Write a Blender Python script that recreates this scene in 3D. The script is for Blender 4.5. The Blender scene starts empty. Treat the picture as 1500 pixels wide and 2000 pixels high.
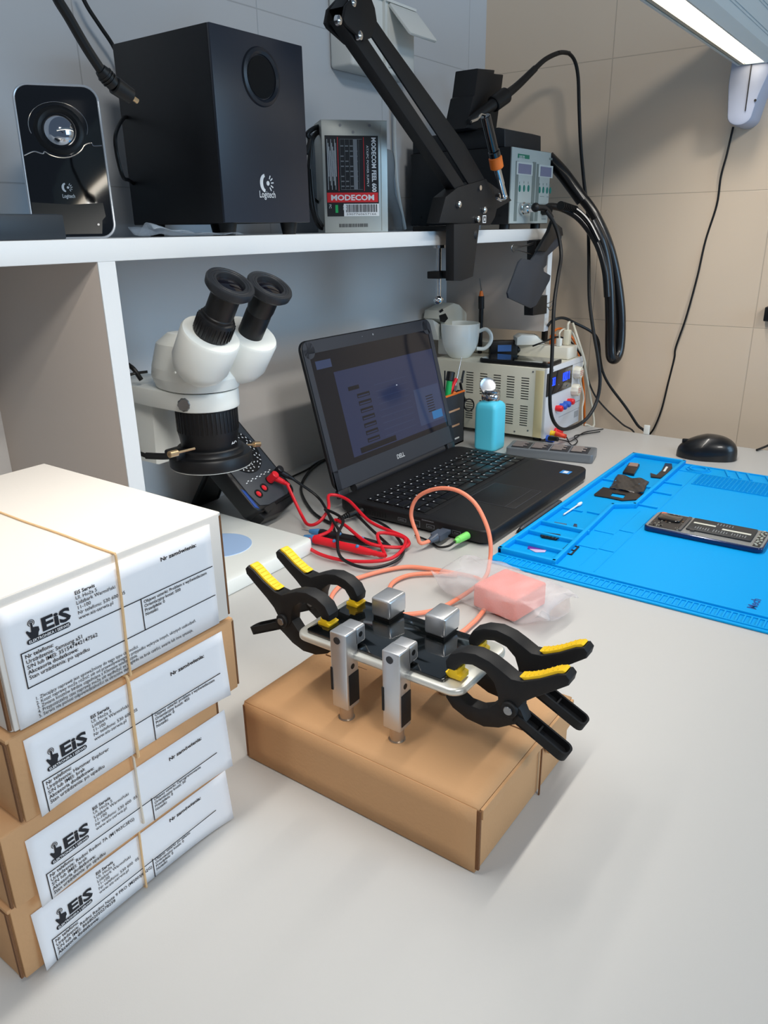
import bpy, bmesh, math, random
from mathutils import Matrix, Vector, Euler
random.seed(7)
PI = math.pi
SC = bpy.context.scene
COL = SC.collection

# ------------------------------------------------------------------ camera
FPX = 1480.84
H = 0.42
TH, RO, AZ = math.radians(20.4965), math.radians(0.94616), math.radians(35.9)
down = Vector((math.sin(RO)*math.cos(TH), math.cos(TH)*math.cos(RO), math.sin(TH))).normalized()
fw0 = (Vector((0, 0, 1)) - down*down.z).normalized()
rt0 = down.cross(fw0)
if rt0.x < 0: rt0 = -rt0
AX = math.cos(AZ)*fw0 + math.sin(AZ)*rt0
AY = math.sin(AZ)*fw0 - math.cos(AZ)*rt0
AZv = -down
CM = Matrix((AX, AY, AZv))
CAMP = Vector((0, 0, H))
cam_d = bpy.data.cameras.new('camera')
cam = bpy.data.objects.new('camera', cam_d)
COL.objects.link(cam)
cx, cy, cz = CM.col[0], CM.col[1], CM.col[2]
cam.matrix_world = Matrix(((cx.x, -cy.x, -cz.x, 0), (cx.y, -cy.y, -cz.y, 0), (cx.z, -cy.z, -cz.z, H), (0, 0, 0, 1)))
cam_d.sensor_fit = 'VERTICAL'; cam_d.sensor_height = 36; cam_d.sensor_width = 27
cam_d.lens = FPX/2000*36
cam_d.clip_start = 0.01; cam_d.clip_end = 50
SC.camera = cam

# measured points: where the sight line of a photo point meets a plane of the room
def ray(px, py): return CM @ Vector((px-750, py-1000, FPX))
def onz(px, py, z=0.0):
    d = ray(px, py); return CAMP + d*((z-H)/d.z)
def onx(px, py, x):
    d = ray(px, py); return CAMP + d*(x/d.x)
def ony(px, py, y):
    d = ray(px, py); return CAMP + d*(y/d.y)

# ------------------------------------------------------------------ view, world, lights
SC.view_settings.view_transform = 'Standard'
SC.view_settings.look = 'None'
SC.view_settings.exposure = 0.0
SC.view_settings.gamma = 1.0
SC.view_settings.use_curve_mapping = False

W = bpy.data.worlds.new('room_air'); SC.world = W; W.use_nodes = True
bg = W.node_tree.nodes['Background']
bg.inputs[0].default_value = (0.42, 0.55, 0.75, 1); bg.inputs[1].default_value = 0.22

def area(name, loc, target, sx, sy, power, col):
    l = bpy.data.lights.new(name, 'AREA'); l.shape = 'RECTANGLE'; l.size = sx; l.size_y = sy
    l.energy = power; l.color = col
    o = bpy.data.objects.new(name, l); COL.objects.link(o); o.location = loc
    o.rotation_euler = (Vector(target)-Vector(loc)).to_track_quat('-Z', 'Y').to_euler()
    return o
area('window_daylight', (1.35, -2.3, 0.9), (0.8, 0.6, 0.35), 1.5, 1.3, 38, (0.42, 0.70, 1.0))
area('ceiling_lamp', (-0.75, -1.95, 2.1), (0.7, 0.6, 0.2), 0.7, 0.4, 36, (1.0, 0.97, 0.92))
LED_STRENGTH, LED_WATT = 6.0, 3.9

# ------------------------------------------------------------------ helpers
def lin(c):
    return tuple(((v/255)/12.92 if v/255 <= 0.04045 else ((v/255+0.055)/1.055)**2.4) for v in c)
MATS = {}
def mat(name, col, rough=0.5, metal=0.0, bump=0.0, bscale=200, var=0.0, vscale=20, coat=0.0, trans=0.0, alpha=1.0, emit=None, estr=1.0, spec=0.5, ior=1.45):
    if name in MATS: return MATS[name]
    m = bpy.data.materials.new(name); m.use_nodes = True
    nt = m.node_tree; b = nt.nodes['Principled BSDF']
    c = (*lin(col), 1)
    b.inputs['Base Color'].default_value = c
    b.inputs['Roughness'].default_value = rough
    b.inputs['Metallic'].default_value = metal
    b.inputs['Coat Weight'].default_value = coat
    b.inputs['Coat Roughness'].default_value = 0.08
    b.inputs['Transmission Weight'].default_value = trans
    b.inputs['Alpha'].default_value = alpha
    b.inputs['Specular IOR Level'].default_value = spec
    b.inputs['IOR'].default_value = ior
    if emit:
        b.inputs['Emission Color'].default_value = (*lin(emit), 1)
        b.inputs['Emission Strength'].default_value = estr
    tc = nt.nodes.new('ShaderNodeTexCoord')
    if var > 0:
        n = nt.nodes.new('ShaderNodeTexNoise'); n.inputs['Scale'].default_value = vscale; n.inputs['Detail'].default_value = 4
        nt.links.new(tc.outputs['Object'], n.inputs['Vector'])
        r = nt.nodes.new('ShaderNodeMixRGB'); r.blend_type = 'MIX'
        r.inputs[1].default_value = tuple(v*(1-var) for v in c[:3])+(1,)
        r.inputs[2].default_value = tuple(min(1, v*(1+var)) for v in c[:3])+(1,)
        nt.links.new(n.outputs['Fac'], r.inputs[0]); nt.links.new(r.outputs[0], b.inputs['Base Color'])
    if bump > 0:
        n2 = nt.nodes.new('ShaderNodeTexNoise'); n2.inputs['Scale'].default_value = bscale; n2.inputs['Detail'].default_value = 3
        nt.links.new(tc.outputs['Object'], n2.inputs['Vector'])
        bu = nt.nodes.new('ShaderNodeBump'); bu.inputs['Strength'].default_value = bump; bu.inputs['Distance'].default_value = 0.002
        nt.links.new(n2.outputs['Fac'], bu.inputs['Height']); nt.links.new(bu.outputs[0], b.inputs['Normal'])
    MATS[name] = m
    return m

def frame_from(o, u, v):
    """matrix whose x axis is u, y axis is v, z axis is u x v, origin o"""
    u = Vector(u).normalized(); v = Vector(v); v = (v - u*v.dot(u)).normalized(); n = u.cross(v); o = Vector(o)
    return Matrix(((u.x, v.x, n.x, o.x), (u.y, v.y, n.y, o.y), (u.z, v.z, n.z, o.z), (0, 0, 0, 1)))
def along(a, b):
    a = Vector(a); b = Vector(b)
    return Matrix.Translation(a) @ (b-a).to_track_quat('Z', 'Y').to_matrix().to_4x4()
def smooth_path(pts, k=6):
    pts = [Vector(p) for p in pts]
    if len(pts) < 3: return pts
    out = []
    P = [pts[0]*2-pts[1]] + pts + [pts[-1]*2-pts[-2]]
    for i in range(1, len(P)-2):
        p0, p1, p2, p3 = P[i-1], P[i], P[i+1], P[i+2]
        for j in range(k):
            t = j/k
            out.append(0.5*((2*p1)+(-p0+p2)*t+(2*p0-5*p1+4*p2-p3)*t*t+(-p0+3*p1-3*p2+p3)*t**3))
    out.append(pts[-1])
    return out

class P:
    """collects shapes into one mesh; M places local shapes in the room"""
    def __init__(s, M=None):
        s.bm = bmesh.new(); s.M = M or Matrix.Identity(4); s.mi = 0
    def add(s, b, m=None):
        for f in b.faces: f.material_index = s.mi; f.smooth = True
        b.transform(s.M @ m if m is not None else s.M)
        me = bpy.data.meshes.new('t'); b.to_mesh(me); b.free()
        s.bm.from_mesh(me); bpy.data.meshes.remove(me)
        return s
    def slot(s, i): s.mi = i; return s
    def box(s, c, size, m=None, bev=0.0, seg=2, rot=None):
        b = bmesh.new(); bmesh.ops.create_cube(b, size=1)
        bmesh.ops.scale(b, vec=size, verts=b.verts)
        if bev > 0: bmesh.ops.bevel(b, geom=b.edges[:], offset=bev, segments=seg, affect='EDGES', profile=0.5)
        mm = Matrix.Translation(c)
        if rot: mm = mm @ Euler([math.radians(a) for a in rot]).to_matrix().to_4x4()
        return s.add(b, (m @ mm) if m is not None else mm)
    def b2(s, lo, hi, **k):
        lo = Vector(lo); hi = Vector(hi); return s.box((lo+hi)/2, hi-lo, **k)
    def lathe(s, prof, m=None, n=32, flute=0, fd=0.0):
        b = bmesh.new(); rings = []
        for r, h in prof:
            rings.append([b.verts.new(((r - (fd if flute and (i*flute//n) % 2 else 0))*math.cos(2*PI*i/n), (r - (fd if flute and (i*flute//n) % 2 else 0))*math.sin(2*PI*i/n), h)) for i in range(n)] if r > 1e-6 else [b.verts.new((0, 0, h))])
        for a, c in zip(rings, rings[1:]):
            if len(a) == 1 and len(c) == 1: continue
            for i in range(n):
                j = (i+1) % n
                if len(a) == 1: b.faces.new((a[0], c[j], c[i]))
                elif len(c) == 1: b.faces.new((a[i], a[j], c[0]))
                else: b.faces.new((a[i], a[j], c[j], c[i]))
        bmesh.ops.recalc_face_normals(b, faces=b.faces[:])
        return s.add(b, m)
    def cyl(s, a, c, r, r2=None, n=24, bev=0.0):
        a = Vector(a); c = Vector(c); L = (c-a).length; r2 = r if r2 is None else r2
        if bev > 0: pr = [(0, 0), (r-bev, 0), (r, bev), (r2, L-bev), (r2-bev, L), (0, L)]
        else: pr = [(0, 0), (r, 0), (r2, L), (0, L)]
        return s.lathe(pr, along(a, c), n)
    def sph(s, c, r, n=16, sc=(1, 1, 1)):
        b = bmesh.new(); bmesh.ops.create_uvsphere(b, u_segments=n, v_segments=max(6, n//2), radius=r)
        bmesh.ops.scale(b, vec=sc, verts=b.verts)
        return s.add(b, Matrix.Translation(c))
    def tube(s, pts, r, n=8, k=6, smooth=True, rr=None):
        pts = smooth_path(pts, k) if smooth else [Vector(p) for p in pts]
        b = bmesh.new(); rings = []
        t0 = (pts[1]-pts[0]).normalized()
        nrm = t0.orthogonal().normalized()
        for i, p in enumerate(pts):
            t = (pts[min(i+1, len(pts)-1)]-pts[max(i-1, 0)])
            if t.length < 1e-9: t = t0
            t = t.normalized()
            nrm = (nrm - t*nrm.dot(t)).normalized(); bi = t.cross(nrm)
            q = r if rr is None else r*rr(i/(len(pts)-1))
            rings.append([b.verts.new(p+q*(math.cos(2*PI*j/n)*nrm+math.sin(2*PI*j/n)*bi)) for j in range(n)])
        for a, c in zip(rings, rings[1:]):
            for j in range(n):
                b.faces.new((a[j], a[(j+1) % n], c[(j+1) % n], c[j]))
        b.faces.new(rings[0][::-1]); b.faces.new(rings[-1])
        return s.add(b)
    def prism(s, poly, lo, hi, axis='z', m=None, bev=0.0, seg=2):
        """poly extruded from lo to hi; axis x: (y,z), y: (x,z), z: (x,y)"""
        b = bmesh.new()
        f3 = {'x': lambda a, c, t: (t, a, c), 'y': lambda a, c, t: (a, t, c), 'z': lambda a, c, t: (a, c, t)}[axis]
        v0 = [b.verts.new(f3(a, c, lo)) for a, c in poly]; v1 = [b.verts.new(f3(a, c, hi)) for a, c in poly]
        n = len(poly)
        f0 = b.faces.new(v0); f1 = b.faces.new(v1[::-1])
        for i in range(n): b.faces.new((v0[i], v0[(i+1) % n], v1[(i+1) % n], v1[i]))
        bmesh.ops.recalc_face_normals(b, faces=b.faces[:])
        if bev > 0:
            ed = list(set(list(f0.edges)+list(f1.edges)))
            bmesh.ops.bevel(b, geom=ed, offset=bev, segments=seg, affect='EDGES', profile=0.5)
        bmesh.ops.triangulate(b, faces=[f for f in b.faces if len(f.verts) > 4])
        return s.add(b, m)
    def quad(s, pts):
        b = bmesh.new(); b.faces.new([b.verts.new(p) for p in pts]); return s.add(b)
    def grid(s, fn, nu, nv):
        b = bmesh.new(); vs = [[b.verts.new(fn(i/nu, j/nv)) for j in range(nv+1)] for i in range(nu+1)]
        for i in range(nu):
            for j in range(nv): b.faces.new((vs[i][j], vs[i+1][j], vs[i+1][j+1], vs[i][j+1]))
        return s.add(b)
    def text(s, body, o, u, v, size=None, width=None, bold=0.0, align='LEFT', thick=0.00008, shear=0.0, sx=1.0):
        c = bpy.data.curves.new('t', 'FONT'); c.body = body; c.size = 1.0; c.resolution_u = 2; c.align_x = align
        c.offset = bold; c.shear = shear
        ob = bpy.data.objects.new('t', c); me = bpy.data.meshes.new_from_object(ob)
        bpy.data.objects.remove(ob); bpy.data.curves.remove(c)
        b = bmesh.new(); b.from_mesh(me); bpy.data.meshes.remove(me)
        if not b.verts: return s
        xs = [w.co.x for w in b.verts]
        k = size if size else 1
        kx = k*sx
        if width: kx = width/max(1e-6, max(xs)-min(xs)); k = size if size else kx
        bmesh.ops.scale(b, vec=(kx, k, 1), verts=b.verts)
        ret = bmesh.ops.extrude_face_region(b, geom=b.faces[:])
        bmesh.ops.translate(b, vec=(0, 0, thick), verts=[e for e in ret['geom'] if isinstance(e, bmesh.types.BMVert)])
        return s.add(b, frame_from(o, u, v))

INV = {}
def obj(name, p, mats, parent=None, label=None, cat=None, group=None, kind=None, loc=None, ang=35, solid=0.0):
    me = bpy.data.meshes.new(name)
    bmesh.ops.remove_doubles(p.bm, verts=p.bm.verts, dist=1e-6)
    if not isinstance(mats, (list, tuple)): mats = [mats]
    if parent is not None:
        inv = INV[parent.name]
    else:
        if loc is None:
            xs = [v.co for v in p.bm.verts]
            lo = [min(c[i] for c in xs) for i in range(3)]; hi = [max(c[i] for c in xs) for i in range(3)]
            loc = Vector(((lo[0]+hi[0])/2, (lo[1]+hi[1])/2, lo[2]))
        inv = Matrix.Translation(-Vector(loc))
    p.bm.transform(inv); p.bm.to_mesh(me); p.bm.free()
    for m in mats: me.materials.append(m)
    try: me.set_sharp_from_angle(angle=math.radians(ang))
    except Exception: pass
    o = bpy.data.objects.new(name, me); COL.objects.link(o)
    if parent is not None: o.parent = parent
    else: o.location = loc
    INV[o.name] = inv
    if solid:
        md = o.modifiers.new('thickness', 'SOLIDIFY'); md.thickness = solid; md.offset = 0
    tag(o, label, cat, group, kind)
    return o
def tag(o, label=None, cat=None, group=None, kind=None):
    if label: o['label'] = label
    if cat: o['category'] = cat
    if group: o['group'] = group
    if kind: o['kind'] = kind
    return o
def thing(name, label, cat, loc, rz=0.0, group=None, M=None):
    o = bpy.data.objects.new(name, None); COL.objects.link(o); o.empty_display_size = 0.02
    mw = M if M is not None else Matrix.Translation(loc) @ Matrix.Rotation(rz, 4, 'Z')
    o.matrix_world = mw; INV[o.name] = mw.inverted()
    tag(o, label, cat, group); o['_'] = 0; del o['_']
    return o
def MW(o): return INV[o.name].inverted()
def copy_tree(o, parent=None):
    c = o.copy(); COL.objects.link(c)
    if parent is not None: c.parent = parent
    for ch in [x for x in COL.objects if x.parent == o]: copy_tree(ch, c)
    return c
def rrect(w, h, r, n=5, cx=0, cy=0):
    out = []
    for qx, qy, a0 in ((1, 1, 0), (-1, 1, 90), (-1, -1, 180), (1, -1, 270)):
        for i in range(n+1):
            a = math.radians(a0+90*i/n); out.append((cx+qx*(w/2-r)+r*math.cos(a), cy+qy*(h/2-r)+r*math.sin(a)))
    return out
X3, Y3, Z3 = Vector((1, 0, 0)), Vector((0, 1, 0)), Vector((0, 0, 1))

# ------------------------------------------------------------------ materials
WHITE_LAM = mat('white_laminate', (224, 227, 228), 0.38, bump=0.02, bscale=600)
DESK_LAM = mat('desk_laminate', (195, 194, 191), 0.42, var=0.015, vscale=6, bump=0.03, bscale=900)
BEIGE = mat('beige_panel', (200, 188, 178), 0.5)
GREY_PANEL = mat('white_shelf_panel', (214, 212, 210), 0.45)
BLK = mat('black_plastic', (15, 16, 19), 0.42)
BLKM = mat('black_matte_plastic', (13, 14, 17), 0.6, bump=0.05, bscale=900)
BLKG = mat('black_gloss', (8, 9, 12), 0.06, coat=1.0)
RUB = mat('black_rubber', (11, 12, 14), 0.5)
SILV = mat('satin_aluminium', (205, 207, 210), 0.32, metal=0.85)
CHROME = mat('chrome', (215, 215, 215), 0.12, metal=1.0)
DCHR = mat('steel', (150, 152, 155), 0.3, metal=1.0)
WPL = mat('white_plastic', (225, 228, 224), 0.4)
CREAM = mat('cream_plastic', (222, 216, 195), 0.45)
CARD = mat('brown_cardboard', (196, 152, 108), 0.75, var=0.07, vscale=9, bump=0.12, bscale=350)
CARDW = mat('white_cardboard', (222, 215, 206), 0.7, bump=0.05, bscale=300)
CARDD = mat('cardboard_cut_edge', (120, 82, 52), 0.9, bump=0.4, bscale=700)
PAPER = mat('label_paper', (238, 238, 240), 0.65)
INK = mat('black_ink', (24, 26, 34), 0.6)
BLUEM = mat('blue_silicone', (0, 158, 228), 0.6, spec=0.2, bump=0.03, bscale=600)
RED = mat('red_plastic', (222, 30, 44), 0.4)
REDC = mat('red_cable', (214, 22, 40), 0.42)
YEL = mat('yellow_plastic', (238, 196, 30), 0.5)
WPRINT = mat('white_print', (225, 228, 230), 0.5)
ORG = mat('orange_plastic', (235, 120, 40), 0.45)
BLUEP = mat('blue_plastic', (40, 90, 190), 0.45)
GREEN = mat('green_plastic', (20, 170, 90), 0.45)

# tiles with thin grout lines (procedural, laid on the wall from its own coordinates)
def tile_mat(name, col, u0, v0, tw, th, axis):
    m = bpy.data.materials.new(name); m.use_nodes = True; nt = m.node_tree; b = nt.nodes['Principled BSDF']
    tc = nt.nodes.new('ShaderNodeNewGeometry'); sp = nt.nodes.new('ShaderNodeSeparateXYZ'); nt.links.new(tc.outputs['Position'], sp.inputs[0])
    def line(out, off, per, wid):
        a = nt.nodes.new('ShaderNodeMath'); a.operation = 'SUBTRACT'; nt.links.new(out, a.inputs[0]); a.inputs[1].default_value = off
        q = nt.nodes.new('ShaderNodeMath'); q.operation = 'PINGPONG'; nt.links.new(a.outputs[0], q.inputs[0]); q.inputs[1].default_value = per/2
        c = nt.nodes.new('ShaderNodeMapRange'); nt.links.new(q.outputs[0], c.inputs[0]); c.inputs[1].default_value = wid*0.5; c.inputs[2].default_value = wid
        c.inputs[3].default_value = 0; c.inputs[4].default_value = 1
        return c.outputs[0]
    l1 = line(sp.outputs['Z'], v0, th, 0.0011); l2 = line(sp.outputs[axis], u0, tw, 0.0013)
    mn = nt.nodes.new('ShaderNodeMath'); mn.operation = 'MINIMUM'; nt.links.new(l1, mn.inputs[0]); nt.links.new(l2, mn.inputs[1])
    nz = nt.nodes.new('ShaderNodeTexNoise'); nz.inputs['Scale'].default_value = 3.5; nt.links.new(tc.outputs['Position'], nz.inputs['Vector'])
    cl = nt.nodes.new('ShaderNodeMixRGB'); nt.links.new(nz.outputs['Fac'], cl.inputs[0])
    c = lin(col); cl.inputs[1].default_value = (*[v*0.95 for v in c], 1); cl.inputs[2].default_value = (*[v*1.05 for v in c], 1)
    mx = nt.nodes.new('ShaderNodeMixRGB'); nt.links.new(mn.outputs[0], mx.inputs[0]); mx.inputs[1].default_value = (*[v*0.76 for v in c], 1)
    nt.links.new(cl.outputs[0], mx.inputs[2]); nt.links.new(mx.outputs[0], b.inputs['Base Color'])
    bu = nt.nodes.new('ShaderNodeBump'); bu.inputs['Strength'].default_value = 0.35; bu.inputs['Distance'].default_value = 0.002
    nt.links.new(mn.outputs[0], bu.inputs['Height']); nt.links.new(bu.outputs[0], b.inputs['Normal'])
    b.inputs['Roughness'].default_value = 0.28
    return m

# ------------------------------------------------------------------ room shell
XW, YW = 1.74, 0.955
p = P(); p.b2((-1.6, YW, -0.75), (XW+0.1, YW+0.1, 1.6))
obj('wall_back', p, tile_mat('back_wall_tiles', (194, 198, 202), XW-0.075, 0.742, 0.33, 0.263, 'X'), kind='structure')
p = P(); p.b2((XW, -2.6, -0.75), (XW+0.1, YW, 1.6))
obj('wall_right', p, tile_mat('right_wall_tiles', (228, 208, 184), 0.657, 0.742, 0.345, 0.263, 'Y'), kind='structure')
p = P(); p.b2((-1.6, -2.6, -0.80), (XW+0.1, YW+0.1, -0.75))
obj('floor', p, mat('floor_tiles', (120, 112, 104), 0.5, var=0.1), kind='structure')

# ------------------------------------------------------------------ worktop and shelf unit
YF, ZS, TS = 0.69, 0.4148, 0.0215      # shelf front, top height, thickness
wt = thing('worktop', 'long off-white laminate worktop that everything on the table stands on', 'desk', (0.7, 0.2, -0.03))
p = P(); p.b2((-0.9, -0.62, -0.03), (1.605, 0.945, 0.0), bev=0.0015); obj('desk_top', p, DESK_LAM, wt)
for (lx, ly) in ((-0.8, -0.55), (1.5, -0.55), (-0.8, 0.85), (1.5, 0.85)):
    p = P(); p.b2((lx-0.025, ly-0.025, -0.75), (lx+0.025, ly+0.025, -0.03)); obj('leg', p, DCHR, wt)

sh = thing('shelf_unit', 'white laminate desk shelf along the wall with upright dividers', 'shelf', (0.7, 0.8, 0.0))
p = P(); p.b2((-0.5, YF, ZS-TS), (1.572, 0.95, ZS), bev=0.0008); obj('shelf_board', p, WHITE_LAM, sh)
p = P(); p.b2((-0.5, 0.935, 0.0), (1.55, 0.945, ZS-TS)); obj('back_panel', p, GREY_PANEL, sh)
p = P(); p.b2((0.477, YF+0.001, 0), (0.497, 0.935, ZS-TS), bev=0.0006); dv = obj('divider', p, BEIGE, sh)
p = P(); p.b2((1.55, YF+0.001, 0.207), (1.57, 0.935, ZS-TS), bev=0.0006); dv = obj('divider', p, BEIGE, sh)
p = P(); p.b2((-0.5, YF+0.001, 0), (-0.48, 0.935, ZS-TS), bev=0.0006); dv = obj('divider', p, BEIGE, sh)

for xa, za in ((0.477, 0.0), (1.55, 0.207), (-0.5, 0.0)):
    p = P(); p.b2((xa-0.0001, YF-0.0002, za+0.0002), (xa+0.0201, YF+0.0012, ZS-TS)); obj('edge_banding', p, WHITE_LAM, sh)

# ------------------------------------------------------------------ LED work lamp over the table
LY0, LY1, LZ, LX1, LX0 = 0.340, 0.385, 0.686, 1.655, 0.05
lp = thing('led_work_lamp', 'long aluminium strip lamp glowing white above the table', 'lamp', (1.70, 0.36, 0.60))
ALU = mat('lamp_aluminium', (190, 205, 212), 0.35, metal=0.3)
p = P()
p.prism([(LY0, LZ), (LY0-0.012, LZ+0.012), (LY0-0.020, LZ+0.085), (LY0-0.014, LZ+0.095), (LY1+0.004, LZ+0.095), (LY1+0.004, LZ), (LY1, LZ), (LY1, LZ+0.008), (LY0+0.003, LZ+0.008), (LY0+0.003, LZ)], LX0, LX1, 'x')
for t in (0.20, 0.26, 0.60, 0.66):   # grooves of the profile stand proud as fine ribs
    y = LY0-0.012-0.008*t; z = LZ+0.012+0.073*t
    p.b2((LX0, y-0.0012, z-0.0008), (LX1, y+0.0005, z+0.0008))
obj('housing', p, ALU, lp, label='ribbed pale blue-grey aluminium housing')
LED = mat('led_light', (255, 246, 232), 0.5, emit=(255, 240, 216), estr=LED_STRENGTH)
p = P(); p.b2((LX0+0.004, LY0+0.004, LZ+0.002), (LX1-0.004, LY1-0.010, LZ+0.0075)); obj('light_strip', p, LED, lp)
led_l = area('led_strip_light', ((LX0+1.60)/2, (LY0+LY1)/2-0.004, LZ+0.0012), ((LX0+1.60)/2, (LY0+LY1)/2-0.004, 0), 1.60-LX0, 0.030, LED_WATT, (1.0, 0.96, 0.90)); led_l.data.spread = math.radians(128); led_l.rotation_euler = (0, 0, 0); led_l.parent = lp; led_l.location = led_l.location - lp.location
p = P(); p.b2((LX0+0.004, LY1-0.0075, LZ+0.001), (LX1-0.004, LY1-0.0015, LZ+0.0075)); obj('trim_strip', p, mat('lamp_trim', (170, 165, 150), 0.4), lp)
p = P(); p.b2((LX1, LY0-0.02, LZ+0.001), (LX1+0.004, LY1+0.005, LZ+0.096), bev=0.001)
obj('end_cap', p, ALU, lp)
BRK = mat('bracket_grey', (168, 176, 196), 0.4)
p = P()
out = [(LY0-0.012, LZ+0.09), (LY0-0.006, LZ-0.01), (LY0+0.008, LZ-0.05)]
out += [(0.376+0.022*math.cos(a), 0.607+0.018*math.sin(a)) for a in [math.radians(200+14*i) for i in range(12)]]
out += [(LY1+0.018, LZ-0.03), (LY1+0.016, LZ+0.09)]
p.prism(out, LX1+0.006, XW, 'x', bev=0.004)
obj('wall_bracket', p, BRK, lp)
p = P(); p.b2((LX1+0.003, 0.366, 0.612), (LX1+0.008, 0.3675, 0.69)); p.cyl((LX1+0.005, 0.352, 0.628), (LX1+0.003, 0.352, 0.628), 0.0022, n=10)
obj('bracket_seam', p, BLK, lp)

# ------------------------------------------------------------------ cables
def cable(name, pts, r, m, label, cat='cable', group=None, n=8, parent=None):
    q = P(); q.tube(pts, r, n=n); return obj(name, q, m, parent, label=label, cat=cat, group=group)
xw = XW-0.004
pts = [(1432, 248), (1420, 300), (1408, 345), (1400, 400), (1378, 470), (1362, 540), (1340, 620), (1320, 678), (1317, 700), (1305, 748), (1292, 800), (1278, 835), (1266, 852)]
cable('lamp_cable', [onx(a, b, xw-0.004*math.sin(i*1.3)) for i, (a, b) in enumerate(pts)]+[onx(1264, 853, xw)+Vector((-0.02, 0.01, -0.03)), onx(1264, 853, xw)+Vector((-0.02, 0.01, -0.12))], 0.0021, RUB,
      'thin black cable running down the tiled wall from the lamp bracket')

# ------------------------------------------------------------------ printed repair forms
mm = 0.001
def hand_logo(q, o, s):
    """pointing hand with rings; o lower left corner, s height"""
    M0 = frame_from(o, X3, Z3) @ Matrix.Scale(s, 4)
    hand = [(0.20, 0.0), (0.62, 0.0), (0.66, 0.18), (0.74, 0.30), (0.72, 0.50), (0.62, 0.53), (0.56, 0.55), (0.46, 0.57), (0.43, 0.58), (0.42, 0.84), (0.37, 0.89), (0.32, 0.84), (0.30, 0.36), (0.24, 0.36), (0.10, 0.50), (0.02, 0.47), (0.04, 0.38)]
    q.prism(hand, 0, 0.01, 'z', m=M0)
    for r, a0, a1 in ((0.115, -25, 205), (0.19, -55, 235)):
        poly = [(0.37+r*math.cos(math.radians(a0+(a1-a0)*i/14)), 0.84+r*math.sin(math.radians(a0+(a1-a0)*i/14))) for i in range(15)]
        poly += [(0.37+(r-0.035)*math.cos(math.radians(a1-(a1-a0)*i/14)), 0.84+(r-0.035)*math.sin(math.radians(a1-(a1-a0)*i/14))) for i in range(15)]
        q.prism(poly, 0, 0.01, 'z', m=M0)
def form(box_ob, yf, zlo, zhi, x0, x1, dx, dz, dev, imei, state, fault, cost, terms, curl=0.0):
    """repair form on the front face; dx, dz move the print (mm) from where it sits on the topmost box"""
    y = yf-0.0009
    def pt(u, v):
        c = curl*(abs(u-0.5)*2)**4*(1-v)
        return Vector((x0+(x1-x0)*u, y-0.0002-c, zlo+(zhi-zlo)*v))
    q = P(); q.grid(lambda u, v: pt(u, v), 24, 6)
    lab = obj('paper_label', q, PAPER, box_ob, solid=0.0003, label='white printed paper form')
    q = P(); yy = y-0.0008
    def ok(z, s=0): return zlo*1000+0.4 < z+dz
    def T(s, x, z, size=2.9, bold=0.0, width=None):
        if ok(z): q.text(s, (x*mm+dx*mm, yy, (z+dz)*mm), X3, Z3, size=size*mm, bold=bold, width=width*mm if width else None)
    def B(xa, xb, za, zb):
        za = max(za+dz, zlo*1000+0.3); zb = zb+dz
        if zb > za: q.b2(((xa+dx)*mm, yy-0.0001, za*mm), ((xb+dx)*mm, yy, zb*mm))
    T('Nr zamówienia:', 263, 231.6, 3.7, 0.02, 28)
    for i, s in enumerate(('EiS Serwis', 'Ul. Hoża 5', 'Lidzbark Warmiński', '11-100', 'Nr telefonu: 530 600  05', 'www.eis-serwis.pl')):
        T(s, 204.5, 233.4-i*3.05, 3.1, 0.02 if i == 0 else 0)
    if ok(218):
        hand_logo(q, ((173.8+dx)*mm, yy, (219.6+dz)*mm), 10.4*mm)
        q.text('EiS', ((182.6+dx)*mm, yy, (220.9+dz)*mm), X3, Z3, size=10.6*mm, bold=0.035, width=17.0*mm)
        q.prism(rrect(25.5*mm, 2.9*mm, 1.4*mm, 4), 0, 0.0001, 'z', m=frame_from(((186.3+dx)*mm, yy, (218.1+dz)*mm), X3, Z3))
    B(169, 302.6, 213.2, 213.8); B(169, 169.6, 192.2, 213.2); B(169, 302.6, 192.2, 192.8); B(245.3, 245.9, 192.8, 213.2)
    for i, s in enumerate(('Nr telefonu:', 'Urządzenie: '+dev, 'S/N lub IMEI: '+imei, 'Akcesoria dodatkowe:', 'Stan urządzenia: '+state)):
        T(s, 171, 209.6-i*3.15, 3.3, 0.012 if i in (0, 3) else 0.006)
    for i, s in enumerate(('Objawy usterki: '+fault, 'Orientacyjny koszt: '+cost, 'Przedpłata: 0', 'Notatki:')):
        T(s, 247.3, 209.9-i*2.85, 2.9, 0.008)
    if terms:
        for i, s in enumerate(('1. Zlecający naprawę jest upoważniony do tego typu czynności.', '2. Koszt naprawy może różnić się od przewidywanego w przypadku wykrycia innych, ukrytych uszkodzeń.',
                               '3. Zmiana kosztów będzie uzgadniana z Klientem telefonicznie.', '4. Przypuszczalny czas naprawy może się wydłużyć ze względu na brak części, awarie lub inne sytuacje,', '5. Serwis nie ponosi odpowiedzialności za utracone dane.')):
            if ok(184-i*2.75): q.text(s, ((172+dx)*mm, yy, (183.4+dz-i*2.75)*mm), X3, Z3, size=3.0*mm, sx=0.86)
    def follow(qq):
        for w in qq.bm.verts:
            u_ = (w.co.x-x0)/(x1-x0); v_ = (w.co.z-zlo)/(zhi-zlo); w.co.y -= curl*(abs(u_-0.5)*2)**4*(1-v_)
    follow(q); pr = obj('form_print', q, INK, lab)
    if ok(218):
        q = P(); q.text('ELEKTRONIKA I SERWIS', ((174.5+dx)*mm, yy-0.0002, (217.3+dz)*mm), X3, Z3, size=2.3*mm, bold=0.01, width=23.6*mm)
        follow(q); obj('logo_lettering', q, PAPER, lab)
    return lab

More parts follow.
